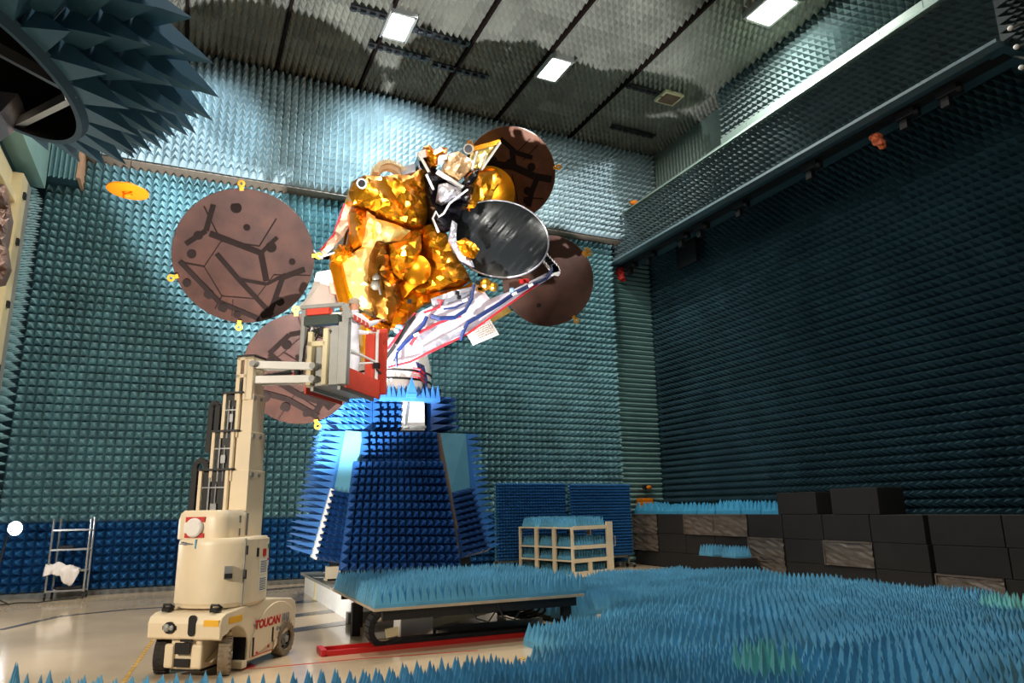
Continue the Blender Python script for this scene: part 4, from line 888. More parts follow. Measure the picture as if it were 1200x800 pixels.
pel = jt((0, 0, .86), (.19, .175)); wai = jt((.01, 0, 1.0), (.185, .165), pel); che = jt((.03, 0, 1.18), (.195, .165), wai); sh = jt((.05, 0, 1.30), (.15, .12), che); nk = jt((.07, 0, 1.38), .058, sh)
hb = jt((.085, 0, 1.46), (.075, .08), nk); ht = jt((.085, 0, 1.545), (.078, .085), hb); hh = jt((.08, 0, 1.59), (.055, .06), ht)
def hand(pal, d, side, curl, up, elb):
    d = Vector(d).normalized(); s = Vector(side).normalized(); u = Vector(up).normalized()
    w = jt(tuple(pal), .026, elb); P = Vector(pal); k = jt(tuple(P+d*.05), (.030, .018), w)
    for q, (off, L) in enumerate([(-.030, .062), (-.010, .074), (.011, .070), (.031, .054)]):
        b = jt(tuple(P+d*.092+s*off), .0105, k); c = jt(tuple(P+d*(.092+L*.55)+s*off*1.1+u*curl*.012), .0095, b); jt(tuple(P+d*(.092+L*.95)+s*off*1.1+u*curl*.035), .0075, c)
    t = jt(tuple(P+d*.045+s*-.040+u*curl*.01), .0115, w); jt(tuple(P+d*.078+s*-.058+u*curl*.02), .009, t)
# right arm (near the camera) reaching forward and up, left arm forward to the rail
a = jt((.05, -.17, 1.29), .075, sh); e = jt((.24, -.23, 1.14), .056, a); w = jt((.44, -.16, 1.24), .040, e); hand((.47, -.15, 1.26), (.9, .1, .4), (0, -1, .1), -1, (-.3, 0, .9), w)
a = jt((.05, .17, 1.29), .075, sh); e = jt((.20, .25, 1.10), .056, a); w = jt((.40, .18, 1.10), .040, e); hand((.43, .17, 1.10), (1, 0, .05), (0, 1, .1), -1, (0, 0, 1), w)
for s in (-1, 1):
    h = jt((0, s*.095, .80), (.14, .13), pel); kn = jt((.035, s*.105, .45), (.112, .105), h); an = jt((-.01, s*.11, .10), (.092, .085), kn); hl = jt((.0, s*.105, .05), (.055, .05), an); jt((.14, s*.12, .035), (.045, .032), hl)
me = skinned(V, E, R, 0, 2)
for m_ in (COVER, SKIN, WHITE): me.materials.append(m_)
for v in me.vertices:                       # face: brow, nose, mouth and chin relief on the front of the head
    c = v.co
    if c.z > 1.40 and c.x > .12:
        y = abs(c.y); g = lambda z, s: math.exp(-((c.z-z)/s)**2)
        v.co.x += .028*g(1.495, .016)*math.exp(-(y/.014)**2)+.012*g(1.455, .010)*math.exp(-(y/.028)**2)+.012*g(1.425, .012)*math.exp(-(y/.03)**2)+.008*g(1.53, .012)*math.exp(-(y/.06)**2)-.008*g(1.515, .008)*math.exp(-((y-.032)/.014)**2)
for p in me.polygons:
    c = p.center
    if c.z > 1.40: p.material_index = 1
    elif c.x > .455 and c.z > .9: p.material_index = 1
    elif c.z < .085: p.material_index = 2
    p.use_smooth = True
bo = bpy.data.objects.new('body', me); COL.objects.link(bo); bo.parent = PR
m = MB(); vs = []; n = 22; rows = 9
for i in range(rows+1):
    t = i/rows*1.75
    for k in range(n):
        a = 2*math.pi*k/n; lim = t*(1.0 if math.cos(a) < .3 else (.62 if math.cos(a) > .75 else .8)); puff = 1+.06*math.sin(a*7+i)
        vs.append((.07+.108*math.sin(lim)*math.cos(a)*puff, .102*math.sin(lim)*math.sin(a)*puff, 1.53+.115*math.cos(lim)))
m.add(vs, [(i*n+k, i*n+(k+1) % n, (i+1)*n+(k+1) % n, (i+1)*n+k) for i in range(rows) for k in range(n)]); lb(m, 'cap', HAIRM, PR, smooth=True)
for s in (-1, 1): lb(MB().sphere((.158, s*.032, 1.512), .011, 8, 6), 'eye', DARK, PR)
for s in (-1, 1): lb(MB().sphere((.075, s*.086, 1.485), .026, 10, 8, sc=(.7, .35, 1.2)), 'ear', SKIN, PR, smooth=True)
m = MB(); m.tube([(.06+.075*math.cos(t), .07*math.sin(t), 1.385+.012*math.cos(t)) for t in [k/14*6.283 for k in range(14)]], .02, 8, 0, True); lb(m, 'collar', COVER, PR, smooth=True)
# ================================================================== SATELLITE
S = thing('satellite', 'gold foil wrapped satellite with copper dish reflectors on top of the blue tower', 'satellite', (5.0, 17.6, 5.2))
def part(m, name, ma, parent=S, **k):
    if name.startswith('foil') and name != 'foil_tube': k.setdefault('smooth', 'crease')
    return m.build(name, ma, parent, **k)
# white adapter on the tower
c = Vector((4.85, 18.0, 0)); a0 = at(470, 455, 17.4).z; a1 = at(470, 424, 17.4).z
m = MB(); m.lathe([(1.0, a0-.25), (1.0, a1-.1), (.92, a1+.25), (.75, a1+.6)], c, (0, 0, 1), 40, cap=True); ad = part(m, 'adapter_ring', WHITE, smooth='auto')
for z in (a0+.17, a0+.38): part(MB().lathe([(1.0, z), (1.02, z), (1.02, z+.05), (1.0, z+.05)], c, (0, 0, 1), 40), 'ring_band', DARK, ad)
m = MB()
for k in range(5): m.tube([at(488+2*k, 424+k, 17.0), at(492+2*k, 436+2*k, 16.9), at(496+k, 446+k*2, 16.9), at(498, 458, 17.1)], .022, 6)
part(m, 'harness', CABLE, ad); m = MB()
for k in range(3): m.tube([at(484, 431+5*k, 16.95), at(493, 433+5*k, 16.85), at(497, 438+5*k, 16.9)], .025, 6)
part(m, 'red_strap', REDT, ad)
# bus body (core behind the foils)
core = [(412, 222, 17.2), (440, 208, 17.2), (492, 202, 17.3), (512, 250, 17.3), (545, 330, 17.3), (505, 352, 17.2), (470, 378, 17.1), (440, 374, 17.1), (412, 352, 17.2), (400, 300, 17.3)]
part(foil(MB(), core, 1.6, .05, 20, .1, 1), 'bus_body', GOLDD)
part(foil(MB(), [(412, 213, 16.9), (427, 205, 16.7), (447, 207, 16.5), (466, 204, 16.5), (482, 206, 16.6), (490, 199, 16.8), (497, 196, 16.9), (502, 230, 16.8), (503, 248, 16.8), (498, 264, 16.7), (490, 272, 16.6), (480, 269, 16.4), (462, 260, 16.3), (445, 254, 16.35), (430, 246, 16.5), (417, 244, 16.7), (403, 240, 17.0)], .5, .13, 10, .45, 3), 'foil_hood', GOLD)
part(foil(MB(), [(405, 238, 16.9), (417, 244, 16.7), (411, 262, 16.7), (402, 278, 16.8), (391, 290, 16.9), (379, 300, 17.0), (376, 292, 17.1), (391, 275, 17.1), (398, 258, 17.1)], .15, .02, 10, 0, 5), 'side_panel', PINK)
m = MB(); m.tube([at(404, 239, 16.95), at(397, 258, 17.05), at(391, 275, 17.05), at(376, 293, 17.0)], .03, 6); part(m, 'red_edge_tape', REDT)
part(foil(MB(), [(409, 248, 16.6), (418, 243, 16.5), (430, 246, 16.4), (431, 262, 16.4), (428, 276, 16.4), (424, 287, 16.5), (414, 293, 16.6), (406, 288, 16.7), (410, 268, 16.65)], .3, .14, 6, .2, 7), 'foil_lump', GOLDD)
part(foil(MB(), [(388, 296, 16.7), (396, 286, 16.6), (410, 288, 16.5), (413, 300, 16.5), (402, 308, 16.6), (388, 306, 16.75)], .3, .12, 6, .1, 8), 'foil_lump', GOLD)
m = MB(); p0, p1 = at(395, 309, 16.9), at(408, 362, 16.9); m.cyl(p0, p1, .20, 20); o = part(m, 'foil_tube', GOLDD, smooth='auto')
part(MB().tube([at(378, 300, 16.7), at(392, 296, 16.6), at(408, 302, 16.5)], .03, 6).tube([at(366, 293, 16.8), at(378, 303, 16.7)], .03, 6), 'boom_hinge', SILV)
part(foil(MB(), [(430, 247, 16.35), (440, 254, 16.3), (441, 282, 16.3), (433, 300, 16.35), (431, 330, 16.4), (434, 352, 16.45), (440, 372, 16.5), (424, 360, 16.6), (410, 340, 16.65), (404, 318, 16.7), (400, 301, 16.7), (414, 296, 16.6), (424, 289, 16.45)], .3, .05, 9, .12, 9), 'foil_panel', GOLDP)
part(foil(MB(), [(440, 256, 16.2), (462, 262, 16.2), (481, 270, 16.3), (469, 282, 16.2), (452, 284, 16.1), (440, 281, 16.2)], .3, .03, 12, .05, 10), 'foil_panel', GOLDP)
part(foil(MB(), [(481, 270, 16.3), (497, 268, 16.5), (494, 280, 16.5), (490, 296, 16.4), (483, 312, 16.3), (472, 330, 16.2), (463, 322, 16.15), (457, 306, 16.1), (456, 286, 16.1), (469, 282, 16.2)], .35, .12, 13, .3, 12), 'foil_facets', GOLD)
# ribbed amber shroud (half ellipse) in the middle
part(foil(MB(), [(441, 283, 16.2), (451, 285, 16.05), (457, 306, 16.0), (466, 328, 16.05), (472, 350, 16.1), (470, 370, 16.2), (456, 381, 16.25), (441, 373, 16.3), (434, 350, 16.35), (432, 320, 16.35), (434, 300, 16.3)], .5, .05, 8, .3, 13), 'foil_shroud', mat('ribbed_amber', (120, 74, 18), .34, .85, var=.18, scale=3))
m = MB(); p = at(441, 326, 15.8); m.sphere(p, .10, 10, 8); m.sphere(at(440, 334, 15.8), .12, 10, 8); m.cyl(at(441, 320, 15.9), at(446, 345, 15.9), .03); part(m, 'thruster_fitting', mat('fitting_grey', (104, 96, 84), .5, .3))
# gold feed dish
def dirpx(px, py, Y, dx, dy, toward):   # normal: camera-facing, tilted by dx (right) and dy (up)
    d = -ray(px, py); d = d/np.linalg.norm(d); n = d*toward+_r*dx+_u*dy; return Vector(n).normalized()
def dish(px, py, Y, rpx, tilt, depth, thick=.05, n=64, focal_in=True, rings=10):
    c = at(px, py, Y); R = rpx/ppm(Y, px, py); ax = dirpx(px, py, Y, tilt[0], tilt[1], 1.0)
    prof = [(max(.001, R*k/rings), -depth*(1-(k/rings)**2)) for k in range(rings+1)]+[(R*1.005, -thick*.5), (R, -thick)]+[(max(.001, R*k/rings), -thick-depth*(1-(k/rings)**2)) for k in range(rings-1, -1, -1)]
    return c, R, ax, prof
c, R, ax, pr = dish(487, 316, 16.05, 18, (.1, .15), .10, .05)
part(MB().lathe(pr, c, ax, 40), 'feed_dish', GOLD, smooth='auto')
part(foil(MB(), [(460, 285, 15.9), (478, 282, 15.8), (493, 276, 15.9), (494, 292, 15.8), (488, 306, 15.8), (479, 318, 15.85), (471, 326, 15.9), (462, 318, 15.9), (457, 302, 15.95)], .25, .14, 12, .2, 14), 'foil_facets', GOLD)
part(foil(MB(), [(496, 265, 16.5), (507, 262, 16.5), (524, 274, 16.4), (530, 294, 16.3), (545, 314, 16.3), (552, 329, 16.4), (540, 337, 16.3), (515, 341, 16.2), (500, 346, 16.2), (488, 347, 16.2), (484, 338, 16.25), (500, 328, 16.3), (506, 312, 16.3), (498, 295, 16.4), (494, 280, 16.5)], .5, .10, 11, .4, 15), 'foil_skirt', GOLD)
part(foil(MB(), [(466, 356, 16.2), (484, 340, 16.2), (500, 345, 16.15), (520, 341, 16.15), (545, 335, 16.2), (553, 330, 16.25), (555, 336, 16.2), (520, 349, 16.05), (496, 357, 16.0), (484, 366, 16.0), (470, 384, 16.05), (458, 384, 16.1)], .4, .08, 9, .15, 16), 'foil_skirt', GOLDD)
part(foil(MB(), [(424, 366, 16.5), (442, 373, 16.3), (458, 383, 16.2), (452, 404, 16.3), (438, 424, 16.5), (428, 424, 16.6), (424, 392, 16.6)], .4, .12, 8, .2, 17), 'foil_skirt', GOLD)
# white/silver radiator panel with cables and red tape
rad = part(foil(MB(), [(453, 432, 16.2), (454, 410, 16.1), (470, 388, 16.0), (486, 368, 15.9), (520, 352, 15.9), (552, 338, 15.9), (562, 334, 15.95), (574, 350, 15.95), (600, 340, 16.0), (640, 320, 16.2), (650, 318, 16.3), (646, 325, 16.3), (603, 352, 16.05), (575, 371, 15.95), (547, 391, 15.9), (500, 416, 16.0), (470, 429, 16.1)], .14, .012, 10, 0, 18), 'radiator_panel', WHITEF)
part(foil(MB(), [(470, 405, 15.95), (480, 392, 15.9), (500, 380, 15.85), (521, 372, 15.85), (512, 384, 15.85), (496, 398, 15.88), (482, 407, 15.92)], .05, .05, 6, .05, 19), 'silver_blanket', SILV, rad)
part(foil(MB(), [(505, 350, 15.82), (530, 341, 15.82), (556, 335, 15.85), (552, 346, 15.84), (528, 355, 15.8), (507, 362, 15.8)], .05, .03, 7, .03, 20), 'silver_blanket', SILV, rad)
part(foil(MB(), [(490, 410, 15.9), (520, 394, 15.85), (548, 378, 15.83), (545, 389, 15.83), (515, 406, 15.87), (495, 416, 15.9)], .05, .02, 8, .02, 23), 'silver_blanket', SILV, rad)
m = MB(); T_ = lambda *p: [at(*q) for q in p]
m.tube(T_((455, 430, 15.98), (480, 424, 15.92), (515, 407, 15.85), (548, 391, 15.78), (576, 371, 15.8), (604, 351, 15.9), (630, 333, 16.05)), .03, 6)
m.tube(T_((454, 409, 15.95), (471, 387, 15.85), (487, 367, 15.75)), .035, 6)
m.tube(T_((481, 404, 15.85), (490, 390, 15.75), (515, 378, 15.74), (540, 370, 15.74)), .035, 6); m.tube(T_((497, 366, 15.75), (515, 360, 15.74), (518, 352, 15.76), (512, 352, 15.78)), .03, 6)
part(m, 'red_tape', REDT, rad)
m = MB(); rg = random.Random(9)
for k in range(4):
    o = rg.uniform(-1.5, 1.5); m.tube(T_((540, 398+o, 15.75), (543, 388+o, 15.7), (548, 378+o, 15.68), (562, 370+o, 15.68), (585, 356+o, 15.72), (605, 342+o, 15.8), (628, 331+o, 15.95), (640, 326+o, 16.1), (647, 316+o, 16.15), (644, 306, 16.25)), .035, 6)
for k in range(3):
    o = rg.uniform(-1.2, 1.2); m.tube(T_((555, 335+o, 15.7), (553, 350+o, 15.66), (545, 364+o, 15.65), (533, 372+o, 15.65), (515, 373+o, 15.66), (505, 370+o, 15.7)), .032, 6)
m.tube(T_((500, 371, 15.7), (496, 380, 15.72), (487, 390, 15.75), (474, 402, 15.8), (466, 411, 15.9)), .05, 6); m.tube(T_((466, 412, 15.9), (464, 420, 15.9), (465, 430, 15.95)), .035, 6)
m.tube(T_((520, 362, 15.72), (535, 360, 15.7), (548, 352, 15.7)), .025, 6)
part(m, 'cable_harness', CABLE, rad)
m = MB()
for px, py in ((492, 375), (545, 352), (540, 385), (560, 371), (603, 344), (622, 334), (488, 392), (525, 378)): m.box(at(px, py, 15.68), (.12, .05, .07), 0, Matrix.Rotation(-.5, 3, 'Y'))
part(m, 'white_tie', WHITE, rad)
m = MB(); q = T_((462, 402, 15.8), (478, 376, 15.7), (487, 367, 15.7), (487, 372, 15.7), (480, 382, 15.72), (466, 403, 15.82)); m.prism(q, (0, .06, 0)); q = T_((452, 416, 15.9), (462, 402, 15.82), (464, 406, 15.82), (454, 421, 15.92)); m.prism(q, (0, .06, 0)); part(m, 'dark_edge_strip', BLACKP, rad)
for px, py in ((536, 343), (538, 348), (480, 353), (560, 331)): part(MB().box(at(px, py, 15.7), (.09, .06, .09)), 'sensor_block', BLACKP, rad)
m = MB()
for k in range(7): m.box(at(560+k*1.0, 338+rg.uniform(-6, 6), 15.8), (.10, .08, .08))
m.sphere(at(569, 333, 15.8), .16, 10, 8); m.sphere(at(578, 336, 15.75), .12, 10, 8); part(m, 'gold_connector', GOLDF, rad)
m = MB(); m.sphere(at(468, 383, 15.75), .08, 10, 8, sc=(1.2, 1, .8)); m.sphere(at(465, 387, 15.75), .07, 10, 8); m.sphere(at(600, 340, 15.8), .07, 8, 6); part(m, 'blue_wrap', mat('blue_wrap', (120, 160, 210), .5), rad)
# perforated white squares
m = MB(); slab(m, [(543, 381, 16.05), (572, 370, 16.1), (585, 392, 16.15), (556, 404, 16.1)], .08); pf = part(m, 'perforated_panel', PERF)
m = MB()
for i in range(1, 12):
    for j in range(1, 10):
        u, v = i/12, j/10; px = lerp(lerp(543, 572, u), lerp(556, 585, u), v); py = lerp(lerp(381, 370, u), lerp(404, 392, u), v); p = at(px, py, 16.02); m.box(p, (.022, .02, .022))
o = part(m, 'perforation', mat('hole_grey', (150, 130, 120), .7), pf)
part(slab(MB(), [(563, 370, 16.3), (590, 352, 16.5), (600, 365, 16.5), (578, 377, 16.3)], .08), 'cream_panel', mat('cream_gold_panel', (240, 200, 110), .4, .3))
m = MB(); slab(m, [(371, 319, 17.3), (388, 316, 17.2), (394, 332, 17.2), (399, 354, 17.3), (376, 361, 17.4), (352, 364, 17.5), (339, 368, 17.6), (357, 352, 17.5), (366, 336, 17.4)], .1); part(m, 'perforated_panel', PERF)
m = MB(); slab(m, [(386, 330, 17.0), (393, 332, 17.0), (396, 344, 17.0), (388, 342, 17.0)], .08); part(m, 'red_tag', mat('salmon_tag', (230, 130, 110), .6))
# payload: black structure with white bars
part(foil(MB(), [(490, 181, 16.9), (498, 178, 16.8), (505, 192, 16.7), (520, 206, 16.5), (541, 215, 16.4), (556, 216, 16.5), (553, 236, 16.4), (540, 252, 16.3), (527, 270, 16.3), (517, 274, 16.3), (506, 262, 16.4), (502, 240, 16.5), (498, 215, 16.7), (493, 200, 16.8)], .7, .14, 9, .15, 21), 'payload_structure', BLKF)
part(foil(MB(), [(514, 216, 16.2), (524, 214, 16.15), (541, 222, 16.1), (540, 232, 16.1), (528, 236, 16.1), (518, 240, 16.15), (511, 236, 16.2)], .1, .10, 5, .1, 24), 'silver_blanket', SILV)
m = MB(); m.bar(at(512, 201, 16.15), at(542, 220, 16.05), .10, .08); m.bar(at(500, 205, 16.4), at(508, 222, 16.3), .07, .06); m.bar(at(491, 180, 16.7), at(503, 202, 16.5), .07, .07); m.bar(at(491, 183, 16.7), at(500, 180, 16.7), .16, .2)
m.bar(at(553, 199, 16.1), at(559, 178, 16.3), .05, .05); part(m, 'white_bar', WHITE)
m = MB(); m.tube(T_((514, 272, 15.95), (507, 256, 15.95), (511, 248, 15.95), (514, 254, 15.95), (520, 250, 15.95), (527, 238, 15.95), (548, 222, 15.95)), .03, 6); part(m, 'white_edge_strip', WHITE)
m = MB(); m.cyl(at(532, 226, 16.0), at(532, 226, 16.3), .09, 16); m.sphere(at(531, 226, 16.0), .08, 12, 8); part(m, 'dark_lens', BLACKP)
part(foil(MB(), [(496, 172, 16.8), (503, 169, 16.7), (509, 176, 16.6), (516, 172, 16.6), (524, 173, 16.6), (524, 181, 16.5), (514, 184, 16.5), (512, 196, 16.5), (506, 195, 16.5), (500, 186, 16.7)], .4, .2, 5, .15, 25), 'foil_lump', GOLDD)
part(foil(MB(), [(515, 182, 16.3), (525, 180, 16.3), (524, 186, 16.2), (516, 190, 16.25)], .2, .05, 5, 0, 26), 'white_box', WHITE)
part(foil(MB(), [(527, 180, 16.4), (538, 177, 16.4), (548, 184, 16.3), (558, 192, 16.3), (550, 200, 16.1), (538, 211, 16.0), (527, 206, 16.1), (518, 202, 16.2), (522, 190, 16.3)], .6, .10, 5, .2, 27), 'tan_foil_box', TANF)
part(foil(MB(), [(543, 212, 15.95), (553, 202, 16.0), (562, 196, 16.1), (560, 208, 16.05), (552, 218, 16.0), (544, 220, 15.95)], .4, .10, 5, .1, 28), 'dark_foil_box', BLKF)
part(foil(MB(), [(555, 172, 16.8), (585, 166, 17.0), (573, 184, 16.9), (563, 199, 16.7), (556, 197, 16.7), (552, 184, 16.7)], .2, .02, 9, .05, 29), 'white_gold_wedge', GOLDP)
m = MB(); m.bar(at(553, 175, 16.7), at(586, 166, 16.95), .06, .12); part(m, 'gold_edge', GOLD)
m = MB(); m.bar(at(586, 167, 16.9), at(564, 199, 16.65), .05, .06); m.bar(at(570, 180, 16.8), at(566, 195, 16.7), .04, .04); part(m, 'white_edge_strip', WHITE)
def disc(px, py, Y, rp, name, ma, ring=None, th=.06):
    c = at(px, py, Y); R = rp/ppm(Y, px, py); ax = dirpx(px, py, Y, -.15, .1, 1)
    o = part(MB().lathe([(.001, 0), (R, 0), (R, -th), (.001, -th)], c, ax, 28), name, ma)
    if ring: part(MB().lathe([(R*.98, .02), (R*1.3, .02), (R*1.3, -th), (R*.98, -th)], c, ax, 28), 'ring', ring, o)
disc(549, 174.5, 16.4, 4.6, 'grey_sensor', mat('sensor_grey', (120, 124, 134), .4), WHITE); disc(424, 215, 16.1, 4.5, 'round_aperture', BLACKP, WHITE)
# ivory ribbed arch (corrugated hose ring) behind the hood
ca = at(456, 208, 17.3); Rm_ = 21/ppm(17.3, 456, 208); m = MB(); N = 26
for k in range(N):
    t0 = math.radians(185-190*k/N); t1 = math.radians(185-190*(k+.62)/N); q = []
    for t, in ((t0,), (t1,)):
        for rr, yy in ((Rm_*.72, -.25), (Rm_, -.25), (Rm_, .25), (Rm_*.72, .25)): q.append(ca+Vector((rr*math.cos(t), yy, rr*math.sin(t)*.85)))
    m.hexa(q)
m.tube([ca+Vector((Rm_*.78*math.cos(math.radians(a)), 0, Rm_*.66*math.sin(math.radians(a)))) for a in range(-5, 190, 12)], .14, 8); part(m, 'ribbed_arch', RIBW)
m = MB(); slab(m, [(469, 196, 17.1), (486, 191, 17.1), (487, 201, 17.0), (472, 205, 17.0)], .3); part(m, 'silver_box', SILV)
# gold round shroud behind the dark dish
c, R, ax, pr = dish(573, 226, 17.0, 31, (.12, .05), .12, .25)
o = part(MB().lathe(pr, c, ax, 48), 'round_shroud', GOLD, smooth='auto')
part(foil(MB(), [(548, 214, 16.75), (562, 202, 16.7), (580, 199, 16.7), (588, 210, 16.65), (580, 224, 16.6), (574, 240, 16.5), (550, 248, 16.4), (543, 232, 16.5)], .15, .06, 10, .12, 30), 'foil_facets', GOLD)
# dark wrapped dish in front
c = at(584, 279, 16.0); k_ = ppm(16.0, 584, 279); A_, B_ = 60/k_, 46/k_; ang = math.radians(-16)
ex = Vector(_r*math.cos(ang)+_u*math.sin(ang)); ey = Vector(-_r*math.sin(ang)+_u*math.cos(ang)); ez = -Vector(_f); 
ex = (ex+ez*.25).normalized(); ey = (ey-ez*.2).normalized()
m = MB(); nr, na = 26, 140; rg = random.Random(5); vs = []
cr = [(rg.uniform(-1, 1), rg.uniform(.012, .05), rg.uniform(.008, .026)) for _ in range(34)]
for i in range(nr+1):
    r = i/nr
    for k in range(na):
        t = 2*math.pi*k/na; x, y = r*math.cos(t), r*math.sin(t); s = x*.95-y*.33; w = (x*.33+y*.95)
        d = sum(h*math.exp(-((s-s0)/wd)**2) for s0, wd, h in cr)*.9*(1-r**6); 
        vs.append(c+ex*x*A_+ey*y*B_+ez*(.16*(1-r*r)+d*(.7+.3*math.sin(9*w))))
m.add(vs, [(i*na+k, i*na+(k+1) % na, (i+1)*na+(k+1) % na, (i+1)*na+k) for i in range(nr) for k in range(na)])
vs = []
for i in range(7):
    r = [1, 1.0, .9, .75, .5, .25, .02][i]; dz = [-.02, -.12, -.3, -.42, -.5, -.55, -.56][i]
    for k in range(na): t = 2*math.pi*k/na; vs.append(c+ex*r*math.cos(t)*A_+ey*r*math.sin(t)*B_+ez*dz)
m.add(vs, [(i*na+(k+1) % na, i*na+k, (i+1)*na+k, (i+1)*na+(k+1) % na) for i in range(6) for k in range(na)])
dd = part(m, 'wrapped_dish', SHEET, smooth='auto')
m = MB(); m.tube([c+ex*math.cos(t)*A_*1.005+ey*math.sin(t)*B_*1.005+ez*-.05 for t in [2*math.pi*k/72 for k in range(72)]], .04, 8, 0, True); part(m, 'rim', SILV, dd, smooth=True)
part(foil(MB(), [(526, 280, 15.75), (530, 258, 15.75), (536, 262, 15.68), (534, 280, 15.66), (545, 298, 15.68), (553, 305, 15.7), (556, 313, 15.72), (540, 305, 15.76)], .1, .08, 5, .05, 33), 'silver_flap', SILV, dd)
part(foil(MB(), [(533, 284, 15.64), (545, 278, 15.6), (556, 285, 15.6), (562, 293, 15.6), (556, 303, 15.62), (546, 301, 15.64)], .06, .06, 5, .05, 34), 'amber_patch', GOLDD, dd)
m = MB(); m.bar(c-ez*.4, at(545, 262, 17.0), .35, .35); m.bar(c-ez*.45+ex*.3, at(560, 300, 17.2), .2, .2); part(m, 'dish_mount', BLKF, dd)
# copper reflectors
def refl(px, py, Y, rp, tilt, name_lines, dots, ma, clips, seed, arm):
    c, R, ax, pr = dish(px, py, Y, rp, tilt, .14, .05)
    o = part(MB().lathe(pr, c, ax, 72, ), 'reflector', ma, smooth='auto')
    X = Vector(_r)-ax*ax.dot(Vector(_r)); X.normalize(); Yv = ax.cross(X)
    if Yv.dot(Vector(_u)) < 0: Yv = -Yv
    def pt(u, v, h=.012): q = min(1.0, math.hypot(u, v)); return c+X*u*R+Yv*v*R+ax*(-.14*(1-q*q)+h)
    for thick, ln in name_lines:  # flat dark strips: shade of the backing structure showing through the mesh
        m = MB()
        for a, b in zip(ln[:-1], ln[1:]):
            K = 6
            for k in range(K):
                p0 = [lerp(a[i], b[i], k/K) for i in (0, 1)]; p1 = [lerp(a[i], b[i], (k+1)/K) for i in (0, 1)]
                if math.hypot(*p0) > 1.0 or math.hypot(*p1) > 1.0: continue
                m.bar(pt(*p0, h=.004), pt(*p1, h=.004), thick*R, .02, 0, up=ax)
        if m.v: part(m, 'strut_or_shade', STRUT_SHADE, o)
    for u, v, r in dots:  # dark dots for the same see-through shade, laid on the face
        part(MB().lathe([(r*R, -.01), (r*R, .014), (.001, .016)], pt(u, v, 0), ax, 20), 'pad', STRUT_SHADE, o)
    for a in clips:
        t = math.radians(a); p = c+X*R*1.0*math.cos(t)+Yv*R*1.0*math.sin(t); d = X*math.cos(t)+Yv*math.sin(t); m = MB()
        m.bar(p-d*.05, p+d*.07, .09, .09, 0, up=ax); m.lathe([(.035, -.06), (.085, -.06), (.085, .06), (.035, .06), (.035, -.06)], p+d*.11, ax, 14); part(m, 'hold_down_clip', GOLDF, o)
    part(MB().tube([c-ax*.22, c-ax*.3, Vector(arm)], .09, 10).cyl(c-ax*.3, c-ax*.17, R*.45, 24), 'support_arm', STRUT_SHADE, o)
    return o
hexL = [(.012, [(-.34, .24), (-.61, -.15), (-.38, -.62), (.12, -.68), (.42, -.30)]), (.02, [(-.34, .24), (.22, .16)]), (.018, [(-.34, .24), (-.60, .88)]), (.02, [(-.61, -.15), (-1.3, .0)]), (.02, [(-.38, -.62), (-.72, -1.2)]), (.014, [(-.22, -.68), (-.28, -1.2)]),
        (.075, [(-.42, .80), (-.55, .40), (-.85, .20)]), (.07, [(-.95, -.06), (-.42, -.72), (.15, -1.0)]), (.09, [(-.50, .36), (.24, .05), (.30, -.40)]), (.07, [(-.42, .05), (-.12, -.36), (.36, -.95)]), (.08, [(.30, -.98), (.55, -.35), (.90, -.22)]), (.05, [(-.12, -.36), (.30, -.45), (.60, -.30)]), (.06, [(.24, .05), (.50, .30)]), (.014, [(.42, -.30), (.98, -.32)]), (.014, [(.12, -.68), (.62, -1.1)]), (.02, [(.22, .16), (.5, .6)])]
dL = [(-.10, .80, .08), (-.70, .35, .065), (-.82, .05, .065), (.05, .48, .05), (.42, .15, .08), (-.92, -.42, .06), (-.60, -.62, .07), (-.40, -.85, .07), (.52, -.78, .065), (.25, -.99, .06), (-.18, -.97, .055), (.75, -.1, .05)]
sc_ = lambda L: [(t, [(u*.95, v*.95) for u, v in p]) for t, p in L]
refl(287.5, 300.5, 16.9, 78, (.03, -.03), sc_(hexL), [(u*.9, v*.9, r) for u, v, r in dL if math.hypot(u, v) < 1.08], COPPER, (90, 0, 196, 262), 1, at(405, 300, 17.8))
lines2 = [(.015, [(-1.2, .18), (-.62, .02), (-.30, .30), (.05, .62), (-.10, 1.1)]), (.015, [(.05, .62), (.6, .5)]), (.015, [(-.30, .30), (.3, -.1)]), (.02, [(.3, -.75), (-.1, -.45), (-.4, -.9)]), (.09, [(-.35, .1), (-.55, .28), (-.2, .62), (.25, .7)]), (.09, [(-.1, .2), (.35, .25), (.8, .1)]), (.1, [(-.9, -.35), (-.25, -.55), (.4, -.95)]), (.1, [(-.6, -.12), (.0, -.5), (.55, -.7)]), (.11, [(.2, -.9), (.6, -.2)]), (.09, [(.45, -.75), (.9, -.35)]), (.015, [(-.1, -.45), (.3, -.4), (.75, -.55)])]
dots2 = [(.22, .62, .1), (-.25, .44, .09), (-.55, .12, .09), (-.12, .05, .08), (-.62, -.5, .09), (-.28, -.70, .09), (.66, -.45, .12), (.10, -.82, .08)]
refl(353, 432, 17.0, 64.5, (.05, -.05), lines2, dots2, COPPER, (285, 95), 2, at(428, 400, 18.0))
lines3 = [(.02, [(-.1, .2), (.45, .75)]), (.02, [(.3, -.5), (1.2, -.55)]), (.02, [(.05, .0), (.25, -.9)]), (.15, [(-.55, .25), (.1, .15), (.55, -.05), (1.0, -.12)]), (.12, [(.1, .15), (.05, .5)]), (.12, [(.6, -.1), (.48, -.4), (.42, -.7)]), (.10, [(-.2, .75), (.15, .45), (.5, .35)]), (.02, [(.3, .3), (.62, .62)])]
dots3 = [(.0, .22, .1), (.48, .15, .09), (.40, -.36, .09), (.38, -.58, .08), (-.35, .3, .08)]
refl(597, 204, 17.6, 53.5, (-.05, -.05), lines3, dots3, COPPERB, (143, 8), 3, at(540, 240, 18.0))
